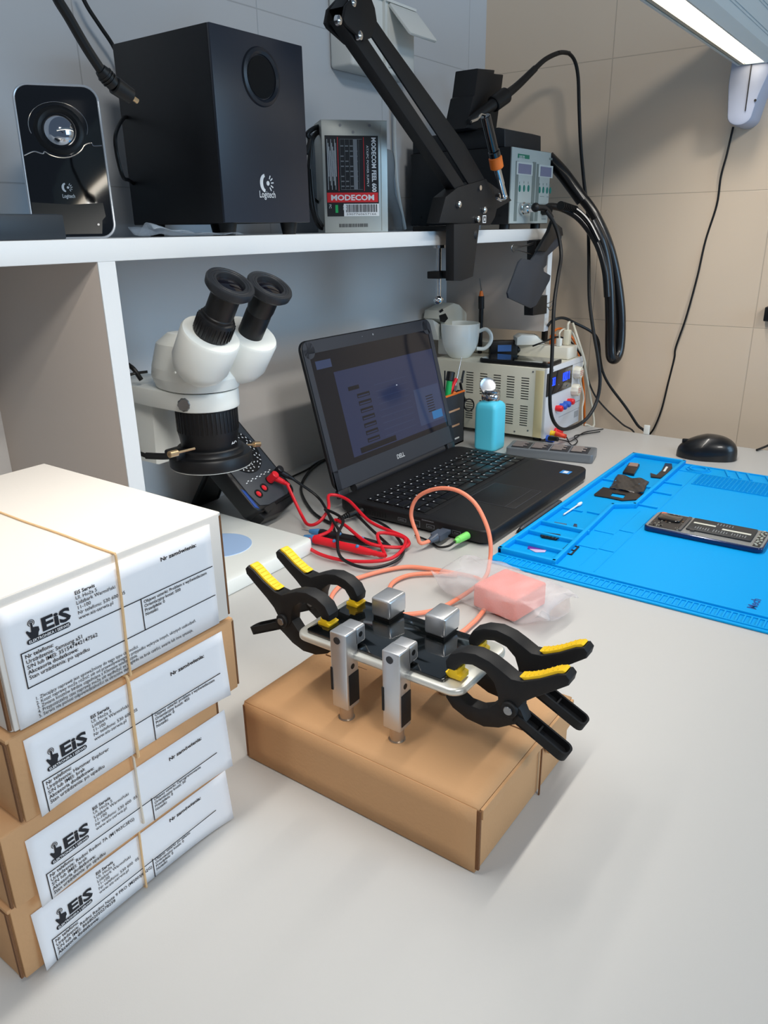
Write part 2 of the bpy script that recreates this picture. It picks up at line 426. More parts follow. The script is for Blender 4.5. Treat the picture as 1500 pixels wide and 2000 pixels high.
def carton(name, x0, x1, y0, y1, z0, z1, m, label, group=None, lid=True):
    """mailer box lying flat: body tray, lid panel over it, tuck slots at the corners, all folded board"""
    t = thing(name, label, 'box', ((x0+x1)/2, (y0+y1)/2, z0), group=group)
    w = 0.0022
    q = P()
    q.b2((x0, y0+w, z0), (x1, y1, z1-w), bev=0.0018, seg=2)
    obj('box_body', q, m, t)
    q = P()   # lid with front flap folded down over the body front
    q.b2((x0-0.0004, y0, z1-w-0.0004), (x1+0.0004, y1+0.0004, z1+0.0004), bev=0.0010)
    q.b2((x0+0.0012, y0-0.0004, z0+0.0015), (x1-0.0012, y0+w, z1), bev=0.0010)
    obj('lid', q, m, t)
    for xe, sg in ((x0, -1), (x1, 1)):      # cut edges of the side flaps
        q = P(); q.b2((xe+sg*0.0002-0.0007, y0+0.0006, z0+0.003), (xe+sg*0.0002+0.0007, y0+0.0028, z1-0.002))
        q.b2((xe-0.0006, y0+0.002, z1-0.0034), (xe+0.0006, y0+(y1-y0)*0.9, z1-0.0022))
        obj('cut_edge', q, CARDD, t, label='dark folded edge of the board')
    return t
def band(name, x, y0, y1, z0, z1, m, label, r=0.0008, slant=0.0):
    q = P(); e = r*0.7
    pts = [Vector((x-slant, y0-e, z0)), Vector((x, y0-e, z1-0.001)), Vector((x, y0, z1+e)), Vector((x, y1, z1+e)), Vector((x, y1+e, z1)), Vector((x-slant, y1+e, z0)), Vector((x-slant, y1, z0-0.0002)), Vector((x-slant, y0, z0-0.0002)), Vector((x-slant, y0-e, z0))]
    fine = []
    for a, b in zip(pts, pts[1:]):
        n = max(1, int((b-a).length/0.008))
        for i in range(n): fine.append(a.lerp(b, i/n)+Vector((0.00025*math.sin(37*i), 0, 0)))
    fine.append(pts[-1])
    q.tube(fine, r, n=7, smooth=False)
    obj(name, q, m, label=label, cat='rubber band', group='rubber bands round the stacked boxes')
BAND = mat('elastic_tan', (226, 188, 140), 0.7, bump=0.3, bscale=1500)
BANDW = mat('elastic_white', (226, 214, 196), 0.8, bump=0.4, bscale=1500)

b4 = carton('cardboard_box', 0.137, 0.3035, 0.371, 0.566, 0.0, 0.0555, CARD, 'brown cardboard box at the bottom of the stack, lying on the worktop', 'boxes in the stack')
form(b4, 0.371, 0.001, 0.0435, 0.1485, 0.3035, -13, -196, 'Redmi Redmi Note 9 PRO (M2003J6B2G)', '866802050278258', 'w dobrym stanie', 'po zalaniu', '0', False, curl=0.004)
b3 = carton('cardboard_box', 0.139, 0.3000, 0.366, 0.556, 0.0565, 0.109, CARD, 'brown cardboard box second from the bottom of the stack', 'boxes in the stack')
form(b3, 0.366, 0.0508, 0.0985, 0.1525, 0.3045, -10, -144, 'Redmi Redmi 7A (M1903C3EG)', 'brak', 'po upadku', 'Oprogramowanie', '50', False, curl=0.003)
b2 = carton('cardboard_box', 0.153, 0.3180, 0.362, 0.560, 0.1105, 0.1672, CARD, 'brown cardboard box directly under the white box of the stack', 'boxes in the stack')
form(b2, 0.362, 0.1128, 0.1630, 0.1615, 0.3060, -3, -80, 'Hammer Explorer', 'brak', 'po upadku', 'problem z wyświetlaczem', '450', False, curl=0.003)
b1 = carton('white_box', 0.157, 0.3148, 0.361, 0.564, 0.1690, 0.2472, CARDW, 'white cardboard box with printed form on top of the stack', 'boxes in the stack')
form(b1, 0.361, 0.1705, 0.2425, 0.1610, 0.3040, 0, 0, 'Samsung a51', '351547442147562', 'po upadku', 'Problem z wyświetlaczem', '500', True)
band('rubber_band', 0.2325, 0.3588, 0.5655, 0.1690, 0.2476, BAND, 'tan rubber band across the top and front of the white box', slant=0.002)
band('rubber_band', 0.2285, 0.3598, 0.5615, 0.1105, 0.1676, BAND, 'tan twisted rubber band round the box just under the white one', r=0.0011, slant=0.001)
band('rubber_band', 0.2265, 0.3635, 0.5575, 0.0565, 0.1094, BANDW, 'whitish rubber band round the second box from the bottom', slant=0.0)
band('rubber_band', 0.2250, 0.3685, 0.5675, 0.0004, 0.0559, BAND, 'tan rubber band round the lowest box of the stack', slant=0.001)

# ------------------------------------------------------------------ box under the clamped phone frame
bx = thing('cardboard_box', 'low brown cardboard box carrying the clamped phone frame', 'box', (0.441, 0.30, 0))
q = P()
x0, x1, y0, y1, hz = 0.3630, 0.5185, 0.188, 0.408, 0.0565
q.b2((x0, y0+0.001, 0), (x1, y1, hz-0.002), bev=0.0016)
obj('box_body', q, CARD, bx)
q = P()   # lid: slightly bowed top sheet with front panel folded down
def lidf(u, v):
    return Vector((x0-0.0006+(x1-x0+0.0012)*u, y0+(y1-y0)*v, hz-0.0012+0.0016*math.sin(PI*u)*math.sin(PI*v)))
q.grid(lidf, 16, 20)
q.grid(lambda u, v: Vector((x0-0.0008, y0+0.0015+(y1-y0-0.002)*v, 0.0012+(hz-0.0024)*u)), 4, 10)
obj('lid', q, CARD, bx, solid=0.0018)
q = P()
for i in range(13):      # crinkled flap edge on the right side panel
    pass
poly = [(x0+0.0005, hz-0.001), (x1-0.001, hz-0.001)] + [(x1-0.001-(x1-x0-0.0015)*i/14, hz-0.013-0.0035*math.sin(i*1.9)*math.sin(i*0.45)+(-0.010 if i < 5 else 0.004*i/14)) for i in range(15)]
q.prism(poly, y0-0.0026, y0-0.0004, 'y')
obj('side_flap', q, CARD, bx)
q = P()
q.b2((x0-0.0010, y0-0.0012, 0.004), (x0+0.0010, y0+0.0020, hz-0.002)); q.b2((x0+0.0010, y0-0.0018, hz-0.0030), (x1-0.002, y0-0.0006, hz-0.0020))
q.b2((x0-0.0018, y1-0.001, 0.002), (x0+0.001, y1+0.0012, hz-0.004))
q.b2((0.4585, y0-0.0022, 0.0), (0.4600, y0-0.0012, hz-0.001)); q.b2((0.4555, y0, hz+0.0000), (0.4562, y1-0.01, hz+0.0008))
obj('cut_edge', q, CARDD, bx, label='dark folded edges of the board')
q = P()
q.grid(lambda u, v: Vector((x0+0.020+0.11*u+0.006*v, y1+0.0015+0.010*v, hz-0.012*(1-u)-0.024*v+0.004*math.sin(4*u))), 14, 4)
obj('loose_flap', q, CARD, bx, solid=0.0015)

# ------------------------------------------------------------------ phone frame with clamping stands
pf = thing('clamped_phone', 'white metal phone frame with black glass held above the low brown box', 'phone', (0.4325, 0.300, 0.110))
fx0, fx1, fy0, fy1 = 0.3945, 0.4720, 0.2230, 0.3780
FRAME_M = mat('frame_metal', (222, 222, 214), 0.3, metal=0.55)
q = P(); fc = ((fx0+fx1)/2, (fy0+fy1)/2)
q.prism(rrect(fx1-fx0, fy1-fy0, 0.011, 7, *fc), 0.1095, 0.1155, 'z', bev=0.0022, seg=3); obj('housing', q, FRAME_M, pf)
q = P(); q.prism(rrect(0.0670, 0.130, 0.003, 4, (0.3995+0.4665)/2, 0.3040), 0.1155, 0.1182, 'z', bev=0.0003)
obj('glass', q, mat('dark_glass', (6, 9, 10), 0.04, coat=1.0), pf, label='glossy black glass panel')
q = P(); q.text('JABS MR', (0.4265, 0.3718, 0.11560), Y3*-1, X3, size=0.0040); q.b2((0.431, 0.3695, 0.1155), (0.439, 0.3708, 0.11566))
bpy.data.objects
obj('printing', q, INK, pf)

def stand(name, yc, front, label):
    """aluminium clamping stand: square column, head over the glass, screw foot"""
    t = thing(name, label, 'clamp', (0.398, yc, 0.058), group='aluminium screw stands along the frame')
    q = P()
    if front:
        xa, xb, hx = 0.3850, 0.4000, 0.4105
        q.b2((xa, yc-0.0078, 0.0690), (xb, yc+0.0078, 0.1355), bev=0.0012, seg=3); obj('column', q, SILV, t)
        q = P(); q.b2((xb-0.004, yc-0.0078, 0.1205), (hx, yc+0.0078, 0.1357), bev=0.0022, seg=3); obj('head', q, SILV, t)
        q = P(); q.b2((xb-0.0128, yc-0.0083, 0.073), (xb-0.0006, yc-0.0070, 0.100), bev=0.0003)
        q.b2((xa-0.0004, yc+0.0062, 0.084), (xa+0.0008, yc+0.0080, 0.104)); obj('side_inset', q, BLKM, t, label='black inset plates')
        q = P(); q.lathe([(0, 0.0008), (0.0020, 0.0008), (0.0029, 0.0001), (0.0030, -0.0004), (0, -0.0004)], along((xa-0.0001, yc+0.0006, 0.1292), (xa+0.01, yc+0.0006, 0.1292)), 16)
        obj('bore', q, mat('bore_grey', (70, 72, 76), 0.4, metal=0.8), t)
        q = P(); q.lathe([(0, 0.001), (0.0018, 0.001), (0.0023, 0), (0, -0.0002)], along((0.4035, yc-0.0080, 0.1290), (0.4035, yc+0.01, 0.1290)), 14)
        q.lathe([(0, 0.001), (0.0018, 0.001), (0.0023, 0), (0, -0.0002)], along((0.3925, yc-0.0080, 0.1060), (0.3925, yc+0.01, 0.1060)), 14)
        obj('set_screw', q, RUB, t)
        q = P(); q.cyl((0.3925, yc, 0.057), (0.3925, yc, 0.0695), 0.0056, n=28, bev=0.0006); q.cyl((0.3925, yc, 0.0565), (0.3925, yc, 0.0575), 0.0066, n=28)
        obj('screw_foot', q, mat('brushed_steel', (190, 178, 165), 0.35, metal=0.9), t)
    else:
        xa, xb, hx = 0.4640, 0.4790, 0.4455
        q = P(); q.b2((0.4590, yc-0.0085, 0.0690), (0.4705, yc+0.0085, 0.1093), bev=0.0012); obj('column', q, SILV, t)
        q = P(); q.b2((hx, yc-0.0095, 0.1200), (0.4700, yc+0.0095, 0.1372), bev=0.0024, seg=3); obj('head', q, SILV, t)
        q = P(); q.b2((hx+0.0015, yc-0.0080, 0.1182), (0.4690, yc+0.0080, 0.1204)); obj('pad', q, RUB, t)
        q = P(); q.cyl((0.4648, yc, 0.057), (0.4648, yc, 0.0695), 0.0056, n=28, bev=0.0006); obj('screw_foot', q, MATS['brushed_steel'], t)
    return t
stand('clamping_stand', 0.2753, True, 'silver column stand at the frame front, nearer the black-handled clamps on the right')
stand('clamping_stand', 0.3240, True, 'silver column stand at the frame front, the left one of the two columns')
stand('clamping_stand', 0.2760, False, 'silver block clamp at the far edge of the glass, the right one')
stand('clamping_stand', 0.3280, False, 'silver block clamp at the far edge of the glass, the left one')

# spring clamps: local x = across, y = outward from the frame, z up; built once, then copied
def clamp_parts(t):
    M0 = MW(t); u = mm
    pr = lambda poly, lo, hi, **k: q.prism([(a*u, b*u) for a, b in poly], lo*u, hi*u, 'x', **k)
    up = [(-7, 11), (-8, 17), (-4, 24), (5, 29), (16, 31), (27, 29), (36, 25), (44, 21), (52, 22), (64, 28), (76, 36), (82, 38), (85, 35), (84, 30), (74, 22), (62, 13), (54, 6), (49, -2), (46, -7), (39, -8), (35, -3), (34, 5), (31, 13), (24, 19), (14, 21), (6, 19), (2, 14), (0, 11)]
    q = P(M0); pr(up, -6.5, 6.5, bev=0.0016, seg=2); obj('upper_jaw_arm', q, BLKM, t)
    gp = [(49, 23.6), (55, 25.6), (64, 30.4), (74, 37.2), (79, 39.4), (81, 38.6), (79, 35), (66, 27), (54, 21)]
    q = P(M0); pr(gp, -4.6, 4.6, bev=0.0010)
    pl_ = [(49, 23.6), (55, 25.6), (64, 30.4), (74, 37.2), (79, 39.4)]
    for i in range(8):
        yv = 53+3.2*i; zv = next(a[1]+(b[1]-a[1])*(yv-a[0])/(b[0]-a[0]) for a, b in zip(pl_, pl_[1:]) if a[0] <= yv <= b[0]); q.box((0, yv*u, (zv+0.05)*u), (0.0070, 0.0009, 0.0008), bev=0.0002, rot=(32, 0, 0))
    obj('upper_grip', q, YEL, t, label='yellow ribbed grip')
    q = P(M0); pr([(-6, 4.5), (5, 4.5), (5, 8), (2, 9), (2, 12.5), (-5, 12.5), (-5, 9), (-8, 8)], -6.2, 6.2, bev=0.0008)
    obj('upper_pad', q, YEL, t, label='yellow jaw pad')
    lo = [(-7, -8), (-8, -14), (-2, -21), (10, -26), (24, -27), (36, -23), (45, -17), (52, -13), (56, -10), (52, -2), (46, 3), (40, 3), (34, -2), (28, -9), (20, -13), (10, -13), (3, -9)]
    q = P(M0); pr(lo, -5.2, 5.2, bev=0.0014); obj('lower_jaw_arm', q, BLKM, t)
    q = P(M0); pr([(-6, -1.5), (5, -1.5), (5, -5), (2, -9), (-5, -9), (-7, -5)], -5.6, 5.6, bev=0.0008); obj('lower_pad', q, YEL, t, label='yellow jaw pad')
    # open trough-shaped lower handle
    q = P(M0)
    a, b = Vector((0, 46, -8)), Vector((0, 86, -27))
    d = (b-a); L = d.length*u; Mh = frame_from(a*u, X3, d.normalized())
    q.prism(rrect(0.0130, L, 0.005, 5, 0, L/2), -0.0035, -0.0018, 'z', m=Mh)
    rim = rrect(0.0130, L, 0.005, 6, 0, L/2); inn = rrect(0.0098, L-0.0032, 0.004, 6, 0, L/2)
    n = len(rim)
    for i in range(n):
        j = (i+1) % n; bmx = bmesh.new()
        vs = [bmx.verts.new((x, y, z)) for z in (-0.0035, 0.0035) for x, y in (rim[i], rim[j], inn[j], inn[i])]
        for fs in ((0, 1, 5, 4), (4, 5, 6, 7), (6, 5, 1, 2), (2, 3, 7, 6), (3, 2, 1, 0)): bmx.faces.new([vs[k] for k in fs])
        bmesh.ops.recalc_face_normals(bmx, faces=bmx.faces[:]); q.add(bmx, Mh)
    q.box((0, L*0.45, 0), (0.010, 0.0012, 0.004), m=Mh)
    obj('lower_handle', q, BLKM, t)
    q = P(M0); q.cyl((-0.0085, 0.044, -0.003), (0.0085, 0.044, -0.003), 0.0062, n=24, bev=0.0008); obj('pivot_boss', q, BLKM, t)
    q = P(M0); q.cyl((-0.0098, 0.044, -0.003), (0.0098, 0.044, -0.003), 0.0033, n=20, bev=0.0004); obj('pivot_rivet', q, DCHR, t)
G = 'black and yellow spring clamps'
# left pair grips the far-left end, right pair the near-right end
c0 = thing('spring_clamp', 'black spring clamp with yellow grip at the left end of the frame, nearer the boxes', 'clamp', (0.4180, 0.3620, 0.1125), group=G)
clamp_parts(c0)
for lab_, l, rz in (('black spring clamp with yellow grip at the left end of the frame, the farther one', (0.4580, 0.3640, 0.1125), 0.0),
                    ('black spring clamp with yellow grip in front at the right end of the frame', (0.4120, 0.2340, 0.1125), PI),
                    ('black spring clamp with yellow grip at the frame right end, behind the front one', (0.4500, 0.2370, 0.1125), PI)):
    c = copy_tree(c0); c.location = l; c.rotation_euler = (0, 0, rz); c['label'] = lab_

# ------------------------------------------------------------------ stereo microscope
MSW = mat('microscope_white', (236, 239, 234), 0.35, coat=0.2)
ms = thing('stereo_microscope', 'white stereo microscope with two black eyepieces and ring light under the shelf', 'microscope', (0.64, 0.78, 0))
ax, ay = 0.640, 0.740
q = P(); q.prism(rrect(0.185, 0.262, 0.012, 5, 0.6355, 0.777), 0.0, 0.0205, 'z', bev=0.003); obj('base', q, MSW, ms)
q = P(); q.cyl((ax, ay-0.003, 0.0203), (ax, ay-0.003, 0.0212), 0.041, n=48); obj('stage_plate', q, mat('stage_glass', (176, 206, 246), 0.15, coat=0.6), ms, label='pale blue round stage glass')
q = P(); q.cyl((0.603, 0.888, 0.02), (0.603, 0.888, 0.30), 0.0125, n=28, bev=0.002); obj('pillar', q, SILV, ms)
q = P(); q.prism([(0.812, 0.212), (0.905, 0.212), (0.905, 0.128), (0.818, 0.128)], 0.612, 0.670, 'x', bev=0.004)
obj('focus_block', q, MSW, ms)
q = P(); q.cyl((0.611, 0.850, 0.142), (0.607, 0.850, 0.142), 0.004, n=16); q.cyl((0.610, 0.875, 0.222), (0.6075, 0.875, 0.222), 0.002, n=12)
q.cyl((0.6075, 0.770, 0.224), (0.600, 0.770, 0.224), 0.0025, n=12)
obj('screws', q, DCHR, ms)
col = []
for i in range(25):
    a = math.radians(-180+180*i/24); col.append((ax+0.0425*math.cos(a), ay+0.0425*math.sin(a)))
col += [(ax+0.041, 0.80), (ax+0.031, 0.905), (ax-0.031, 0.905), (ax-0.041, 0.80)]
q = P(); q.prism(col, 0.2115, 0.2350, 'z', bev=0.0025); obj('collar_arm', q, MSW, ms)
q = P(); q.lathe([(0, 0), (0.0085, 0), (0.0085, 0.010), (0.007, 0.012), (0, 0.012)], along((ax-0.0345, ay-0.004, 0.2225), (ax-0.06, ay-0.022, 0.2225)), 40, flute=20, fd=0.0006)
obj('clamp_knob', q, DCHR, ms)
q = P()
lowb = [(0.047*math.cos(2*PI*i/40), 0.047*math.sin(2*PI*i/40)*(1.0 if math.sin(2*PI*i/40) < 0 else 1.75)) for i in range(40)]
def shell(z0, z1, s0, s1, dy0=0, dy1=0):
    b = bmesh.new(); r0 = [b.verts.new((ax+x*s0, ay+y*s0+dy0, z0)) for x, y in lowb]; r1 = [b.verts.new((ax+x*s1, ay+y*s1+dy1, z1)) for x, y in lowb]
    for i in range(40): b.faces.new((r0[i], r0[(i+1) % 40], r1[(i+1) % 40], r1[i]))
    b.faces.new(r0[::-1]); b.faces.new(r1); bmesh.ops.recalc_face_normals(b, faces=b.faces[:]); q.add(b)
shell(0.2365, 0.2500, 0.93, 1.0); shell(0.2500, 0.262, 1.0, 0.97); shell(0.262, 0.290, 0.97, 0.72, 0, 0.012); shell(0.290, 0.302, 0.72, 0.40, 0.012, 0.02)
q.box((ax+0.052, ay+0.03, 0.2500), (0.035, 0.05, 0.014), bev=0.006)
obj('head_body', q, MSW, ms)
q = P(); q.cyl((ax, ay, 0.2345), (ax, ay, 0.2370), 0.040, n=40); obj('gap_ring', q, RUB, ms)
dirv = Vector((0, -0.56, 0.83)).normalized()
for sgn, px_, py_ in ((-1, 413, 652), (1, 489, 651)):
    X_ = 0.6035 if sgn < 0 else 0.6735
    fc_ = onx(px_, py_, X_)
    q = P(); q.lathe([(0, -0.066), (0.020, -0.063), (0.030, -0.052), (0.0345, -0.040), (0.0352, -0.003), (0.0335, 0.0), (0, 0.0)], frame_from(fc_, X3, dirv.cross(X3)) if False else along(fc_, fc_+dirv), 44)
    q.cyl(onx(px_-66, py_+52, X_-0.035) if False else fc_+Vector((-0.0345, 0, 0))-dirv*0.05, fc_+Vector((-0.0356, 0, 0))-dirv*0.05, 0.0012, n=8)
    obj('prism_housing', q, MSW, ms)
    e = fc_+dirv*0.0; eh = 0.0125
    ep = thing if False else None
    q = P()
    if sgn < 0:
        q.lathe([(0, -0.002), (0.0205, -0.002), (0.0215, 0.002), (0.0215, 0.020), (0.0200, 0.023), (0.0180, 0.024), (0.0180, 0.027), (0.0168, 0.028), (0.0168, 0.058), (0, 0.058)], along(e, e+dirv), 56, flute=28, fd=0.0)
        for i in range(28):
            a = 2*PI*i/28; fr = along(e, e+dirv); q.box((0.0216*math.cos(a), 0.0216*math.sin(a), 0.011), (0.0012, 0.0022, 0.017), m=fr, bev=0.0003)
    else:
        q.lathe([(0, -0.004), (0.0155, -0.004), (0.0155, 0.030), (0.0150, 0.031), (0.0163, 0.038), (0.0163, 0.058), (0, 0.058)], along(e, e+dirv), 48)
    et = obj('eyepiece', q, BLK, ms)
    q = P(); q.lathe([(0.0160, 0.043), (0.0235, 0.0455), (0.0270, 0.049), (0.0278, 0.0555), (0.0268, 0.0575), (0.0232, 0.0580), (0.0226, 0.0574), (0.0220, 0.0578), (0.0200, 0.0577), (0.0194, 0.0570), (0.0188, 0.0575), (0.0166, 0.0572), (0.0156, 0.0540), (0.0152, 0.0520)], along(e+dirv*eh, e+dirv*(eh+1)), 56)
    obj('eyecup', q, mat('eyecup_rubber', (34, 37, 42), 0.45), et)
    q = P(); q.lathe([(0, 0.0552), (0.006, 0.0549), (0.011, 0.0542), (0.0158, 0.0530)], along(e+dirv*eh, e+dirv*(eh+1)), 40); obj('lens', q, mat('lens_glass', (10, 8, 16), 0.03, coat=1.0), et, label='glossy dark lens')
q = P()
q.lathe([(0, 0.150), (0.0345, 0.150), (0.0350, 0.156), (0.0375, 0.176), (0.0385, 0.180), (0.0385, 0.213), (0, 0.213)], Matrix.Translation((ax, ay, 0)), 72)
for i in range(44):
    a = 2*PI*i/44; q.box((ax+0.0386*math.cos(a), ay+0.0386*math.sin(a), 0.196), (0.0012, 0.0024, 0.027), rot=(0, 0, math.degrees(a)), bev=0.0004)
zt = obj('zoom_body', q, BLK, ms)
q = P(); q.text('2X', (ax+0.0040, ay-0.0362, 0.1660), X3, Z3, size=0.0100, bold=0.015)
for v in q.bm.verts:      # wrap the print onto the tube
    dx_ = v.co.x-ax; v.co.y = ay-math.sqrt(max(0, 0.0364**2-dx_*dx_))-0.0001+(v.co.y-(ay-0.0362))
obj('magnification_mark', q, WPRINT, zt)
q = P()
q.lathe([(0.030, 0.1365), (0.0515, 0.1365), (0.0530, 0.1380), (0.0530, 0.1500), (0.0515, 0.1525), (0.0440, 0.1535), (0.0425, 0.1560), (0.0425, 0.1600), (0.0410, 0.1615), (0.0345, 0.1615), (0.0345, 0.1500), (0.030, 0.1500), (0.030, 0.1365)], Matrix.Translation((ax, ay, 0)), 64)
q.box((ax-0.046, ay+0.010, 0.1585), (0.022, 0.024, 0.013), bev=0.003)
rl = obj('ring_light', q, BLK, ms)
q = P(); q.lathe([(0.046, 0.1360), (0.0522, 0.1360), (0.0522, 0.1366), (0.046, 0.1366)], Matrix.Translation((ax, ay, 0)), 56); obj('rim', q, WPL, rl)
BRASS = mat('brass', (206, 178, 140), 0.3, metal=0.9)
for a, b in (((380, 876), (330, 888)), ((464, 871), (507, 867))):
    yy = ay-0.045 if a[0] < 400 else ay+0.02
    pa, pb = ony(*a, yy), ony(*b, yy)
    q = P(); q.cyl(pa, pb, 0.0015, n=10); d = (pb-pa).normalized(); q.cyl(pb-d*0.012, pb, 0.0040, n=18, bev=0.0005)
    obj('thumb_screw', q, BRASS, rl)
q = P(); q.tube([ (ax-0.052, ay+0.008, 0.158), (ax-0.060, ay+0.020, 0.157), (ax-0.072, ay+0.038, 0.158)], 0.0042, n=10)
q.tube([(ax-0.072, ay+0.038, 0.158), (ax-0.078, ay+0.055, 0.165), (ax-0.074, ay+0.068, 0.180), (ax-0.066, ay+0.075, 0.200), (ax-0.058, ay+0.088, 0.209)], 0.0028, n=8)
obj('light_cable', q, RUB, ms)
q = P(); q.tube([onx(250, 712, 0.60), onx(262, 722, 0.60), onx(276, 742, 0.605)], 0.0030); q.tube([onx(250, 733, 0.59), onx(265, 729, 0.60), onx(288, 726, 0.61)], 0.0018)
obj('rear_cable', q, RUB, ms)

# ------------------------------------------------------------------ multimeter
yaw, til = math.radians(12), math.radians(43)
mu = Vector((math.cos(yaw), math.sin(yaw), 0)); mv = Vector((-math.sin(yaw)*math.sin(til), math.cos(yaw)*math.sin(til), math.cos(til)))
MM_ = frame_from(Vector((0.7345, 0.7530, 0.0352)), mu, mv)
mt = thing('multimeter', 'black and grey multimeter leaning back behind the microscope with red and black leads', 'multimeter', None, M=MM_)
w_, h_ = 0.112, 0.180
q = P(MM_); q.prism(rrect(w_, h_, 0.014, 6, w_/2, h_/2), -0.034, -0.004, 'z', bev=0.005, seg=3)
q.prism([(0.006, 0.004), (w_-0.006, 0.004), (w_-0.010, -0.010), (w_/2, -0.015), (0.010, -0.010)], -0.034, -0.010, 'z', bev=0.004)
obj('case', q, BLK, mt)
q = P(MM_); q.prism([(0.008, 0.032), (0.012, 0.010), (0.030, 0.004), (0.084, 0.004), (0.100, 0.012), (0.104, 0.034), (0.104, 0.170), (0.008, 0.170)], -0.005, -0.002, 'z', bev=0.0012)
obj('face_panel', q, mat('meter_grey', (58, 62, 68), 0.45), mt)
q = P(MM_); q.prism([(0.002, 0.012), (0.008, 0.006), (0.008, 0.040), (0.003, 0.046)], -0.030, -0.0035, 'z', bev=0.001)
obj('side_grip', q, mat('meter_blue', (24, 70, 150), 0.4), mt, label='blue side grip')
q = P(MM_); q.cyl((0.056, 0.098, -0.003), (0.056, 0.098, -0.0005), 0.040, n=48); q.slot(1); q.cyl((0.056, 0.098, -0.001), (0.056, 0.098, 0.003), 0.022, 0.020, n=36, bev=0.001); q.slot(0)
q.box((0.056, 0.098, 0.006), (0.0065, 0.038, 0.010), bev=0.0025, rot=(0, 0, 38))
obj('range_dial', q, [BLK, mat('dial_grey', (62, 64, 70), 0.4)], mt)
q = P(MM_)
for rr_, k in ((0.0275, 22), (0.0325, 24), (0.0375, 26)):
    for i in range(k):
        a = 2*PI*i/k+rr_*50
        if (i*7+k) % 5 == 0: continue
        q.box((0.056+rr_*math.cos(a), 0.098+rr_*math.sin(a), -0.0003), (0.0030, 0.0015, 0.0004), rot=(0, 0, math.degrees(a)+(90 if i % 3 else 0)))
for i in range(12): q.box((0.020+0.006*i, 0.0485+0.002*(i % 2), -0.0018), (0.0035, 0.0014, 0.0004))
obj('dial_marks', q, WPRINT, mt)
q = P(MM_); q.b2((0.016, 0.145, -0.0022), (0.096, 0.168, -0.0010), bev=0.0004); obj('display', q, mat('lcd_off', (120, 128, 116), 0.15), mt)
for k_, (jx, jy) in enumerate(((0.026, 0.026), (0.046, 0.030), (0.068, 0.036), (0.088, 0.040))):
    q = P(MM_); q.lathe([(0.0035, -0.004), (0.0060, -0.0005), (0.0072, -0.0005), (0.0074, -0.003)], Matrix.Translation((jx, jy, 0)), 24)
    jk = obj('jack', q, RUB, mt)
    if k_ < 2:
        q = P(MM_); q.lathe([(0, -0.0018), (0.0022, -0.0015), (0.0044, -0.0012), (0.0050, -0.003)], Matrix.Translation((jx, jy, 0)), 20); obj('jack_core', q, RED, jk, label='red jack centre')
q = P(); tp_ = MM_ @ Vector((0.03, 0.11, -0.034)); tq_ = MM_ @ Vector((0.082, 0.11, -0.034))
for a in (tp_, tq_):
    bq = Vector((a.x+0.01, min(a.y+0.07, 0.925), 0.006)); mdl = (a+bq)/2
    q.cyl(a, bq, 0.0045, n=12)
bl_, br_ = Vector((tp_.x+0.01, min(tp_.y+0.07, 0.925), 0.006)), Vector((tq_.x+0.01, min(tq_.y+0.07, 0.925), 0.006))
q.cyl(bl_, br_, 0.0045, n=12)
b = bmesh.new(); off = Vector((0, 0.003, 0)); vs = [b.verts.new(v) for v in (tp_-off, tq_-off, br_-off, bl_-off, tp_+off, tq_+off, br_+off, bl_+off)]
for f in ((0, 1, 2, 3), (7, 6, 5, 4), (0, 4, 5, 1), (1, 5, 6, 2), (2, 6, 7, 3), (3, 7, 4, 0)): b.faces.new([vs[i] for i in f])
q.add(b)
obj('kickstand', q, BLK, mt)
q = P(); q.prism([(0.012, -0.006), (0.040, -0.003), (0.040, 0.003), (0.012, 0.003)], -0.002, 0.0, 'z', m=MM_); obj('foot_label', q, BLK, mt)

# test leads: plug, cable, loops and probe each
def lead(name, m, mc, plug_uv, path, r, label, probe_a, probe_b, tip):
    M1 = MM_
    j = M1 @ Vector((*plug_uv, 0.0)); nrm = (M1.to_3x3() @ Z3).normalized()
    t = thing(name, label, 'test lead', (j.x, j.y, 0.0), group='test leads of the multimeter')
    out = (M1.to_3x3() @ Vector((0.62, -0.78, 0))).normalized()
    q = P(); q.cyl(j-nrm*0.002, j+nrm*0.016, 0.0062, n=22, bev=0.0012); q.cyl(j+nrm*0.008, j+nrm*0.008+out*0.018, 0.0052, 0.0042, n=18, bev=0.0008)
    st = j+nrm*0.008+out*0.018
    for i in range(5): q.cyl(st+out*(0.0022*i), st+out*(0.0022*i+0.0012), 0.0040-0.0003*i, n=14)
    q.cyl(st, st+out*0.012, 0.0026, n=12)
    obj('plug', q, m, t)
    q = P(); q.tube([st+out*0.008]+path+[Vector(probe_b)], r, n=9, k=7); obj('wire', q, mc, t)
    a, b = Vector(probe_a), Vector(probe_b); d = (b-a).normalized(); L = (b-a).length
    q = P(); q.lathe([(0, 0), (0.0060, 0.001), (0.0068, 0.006), (0.0060, 0.012), (0.0056, L*0.5), (0.0062, L*0.62), (0.0050, L*0.75), (0.0045, L*0.8), (0.0036, L*0.83), (0.0042, L*0.86), (0.0034, L*0.89), (0.0040, L*0.92), (0.0028, L), (0, L)], along(a, b), 22)
    pr = obj('probe_handle', q, m, t)
    q = P(); q.lathe([(0.0062, 0.003), (0.0060, -0.003), (0.0040, -0.012), (0.0030, -0.016), (0, -0.016)], along(a, b), 18)
    for s_ in (0.3, 0.62): q.sph(a+d*L*s_+Vector((-0.002, -0.002, 0.0052)), 0.0028, 10)
    obj('probe_collar', q, mat('probe_blue', (70, 128, 180), 0.4), pr, label='blue collar')
    q = P(); q.cyl(a-d*0.016, a-d*0.030, 0.0009, 0.0003, n=8); obj('probe_tip', q, DCHR, pr)
    return t
V = Vector
z1 = 0.010
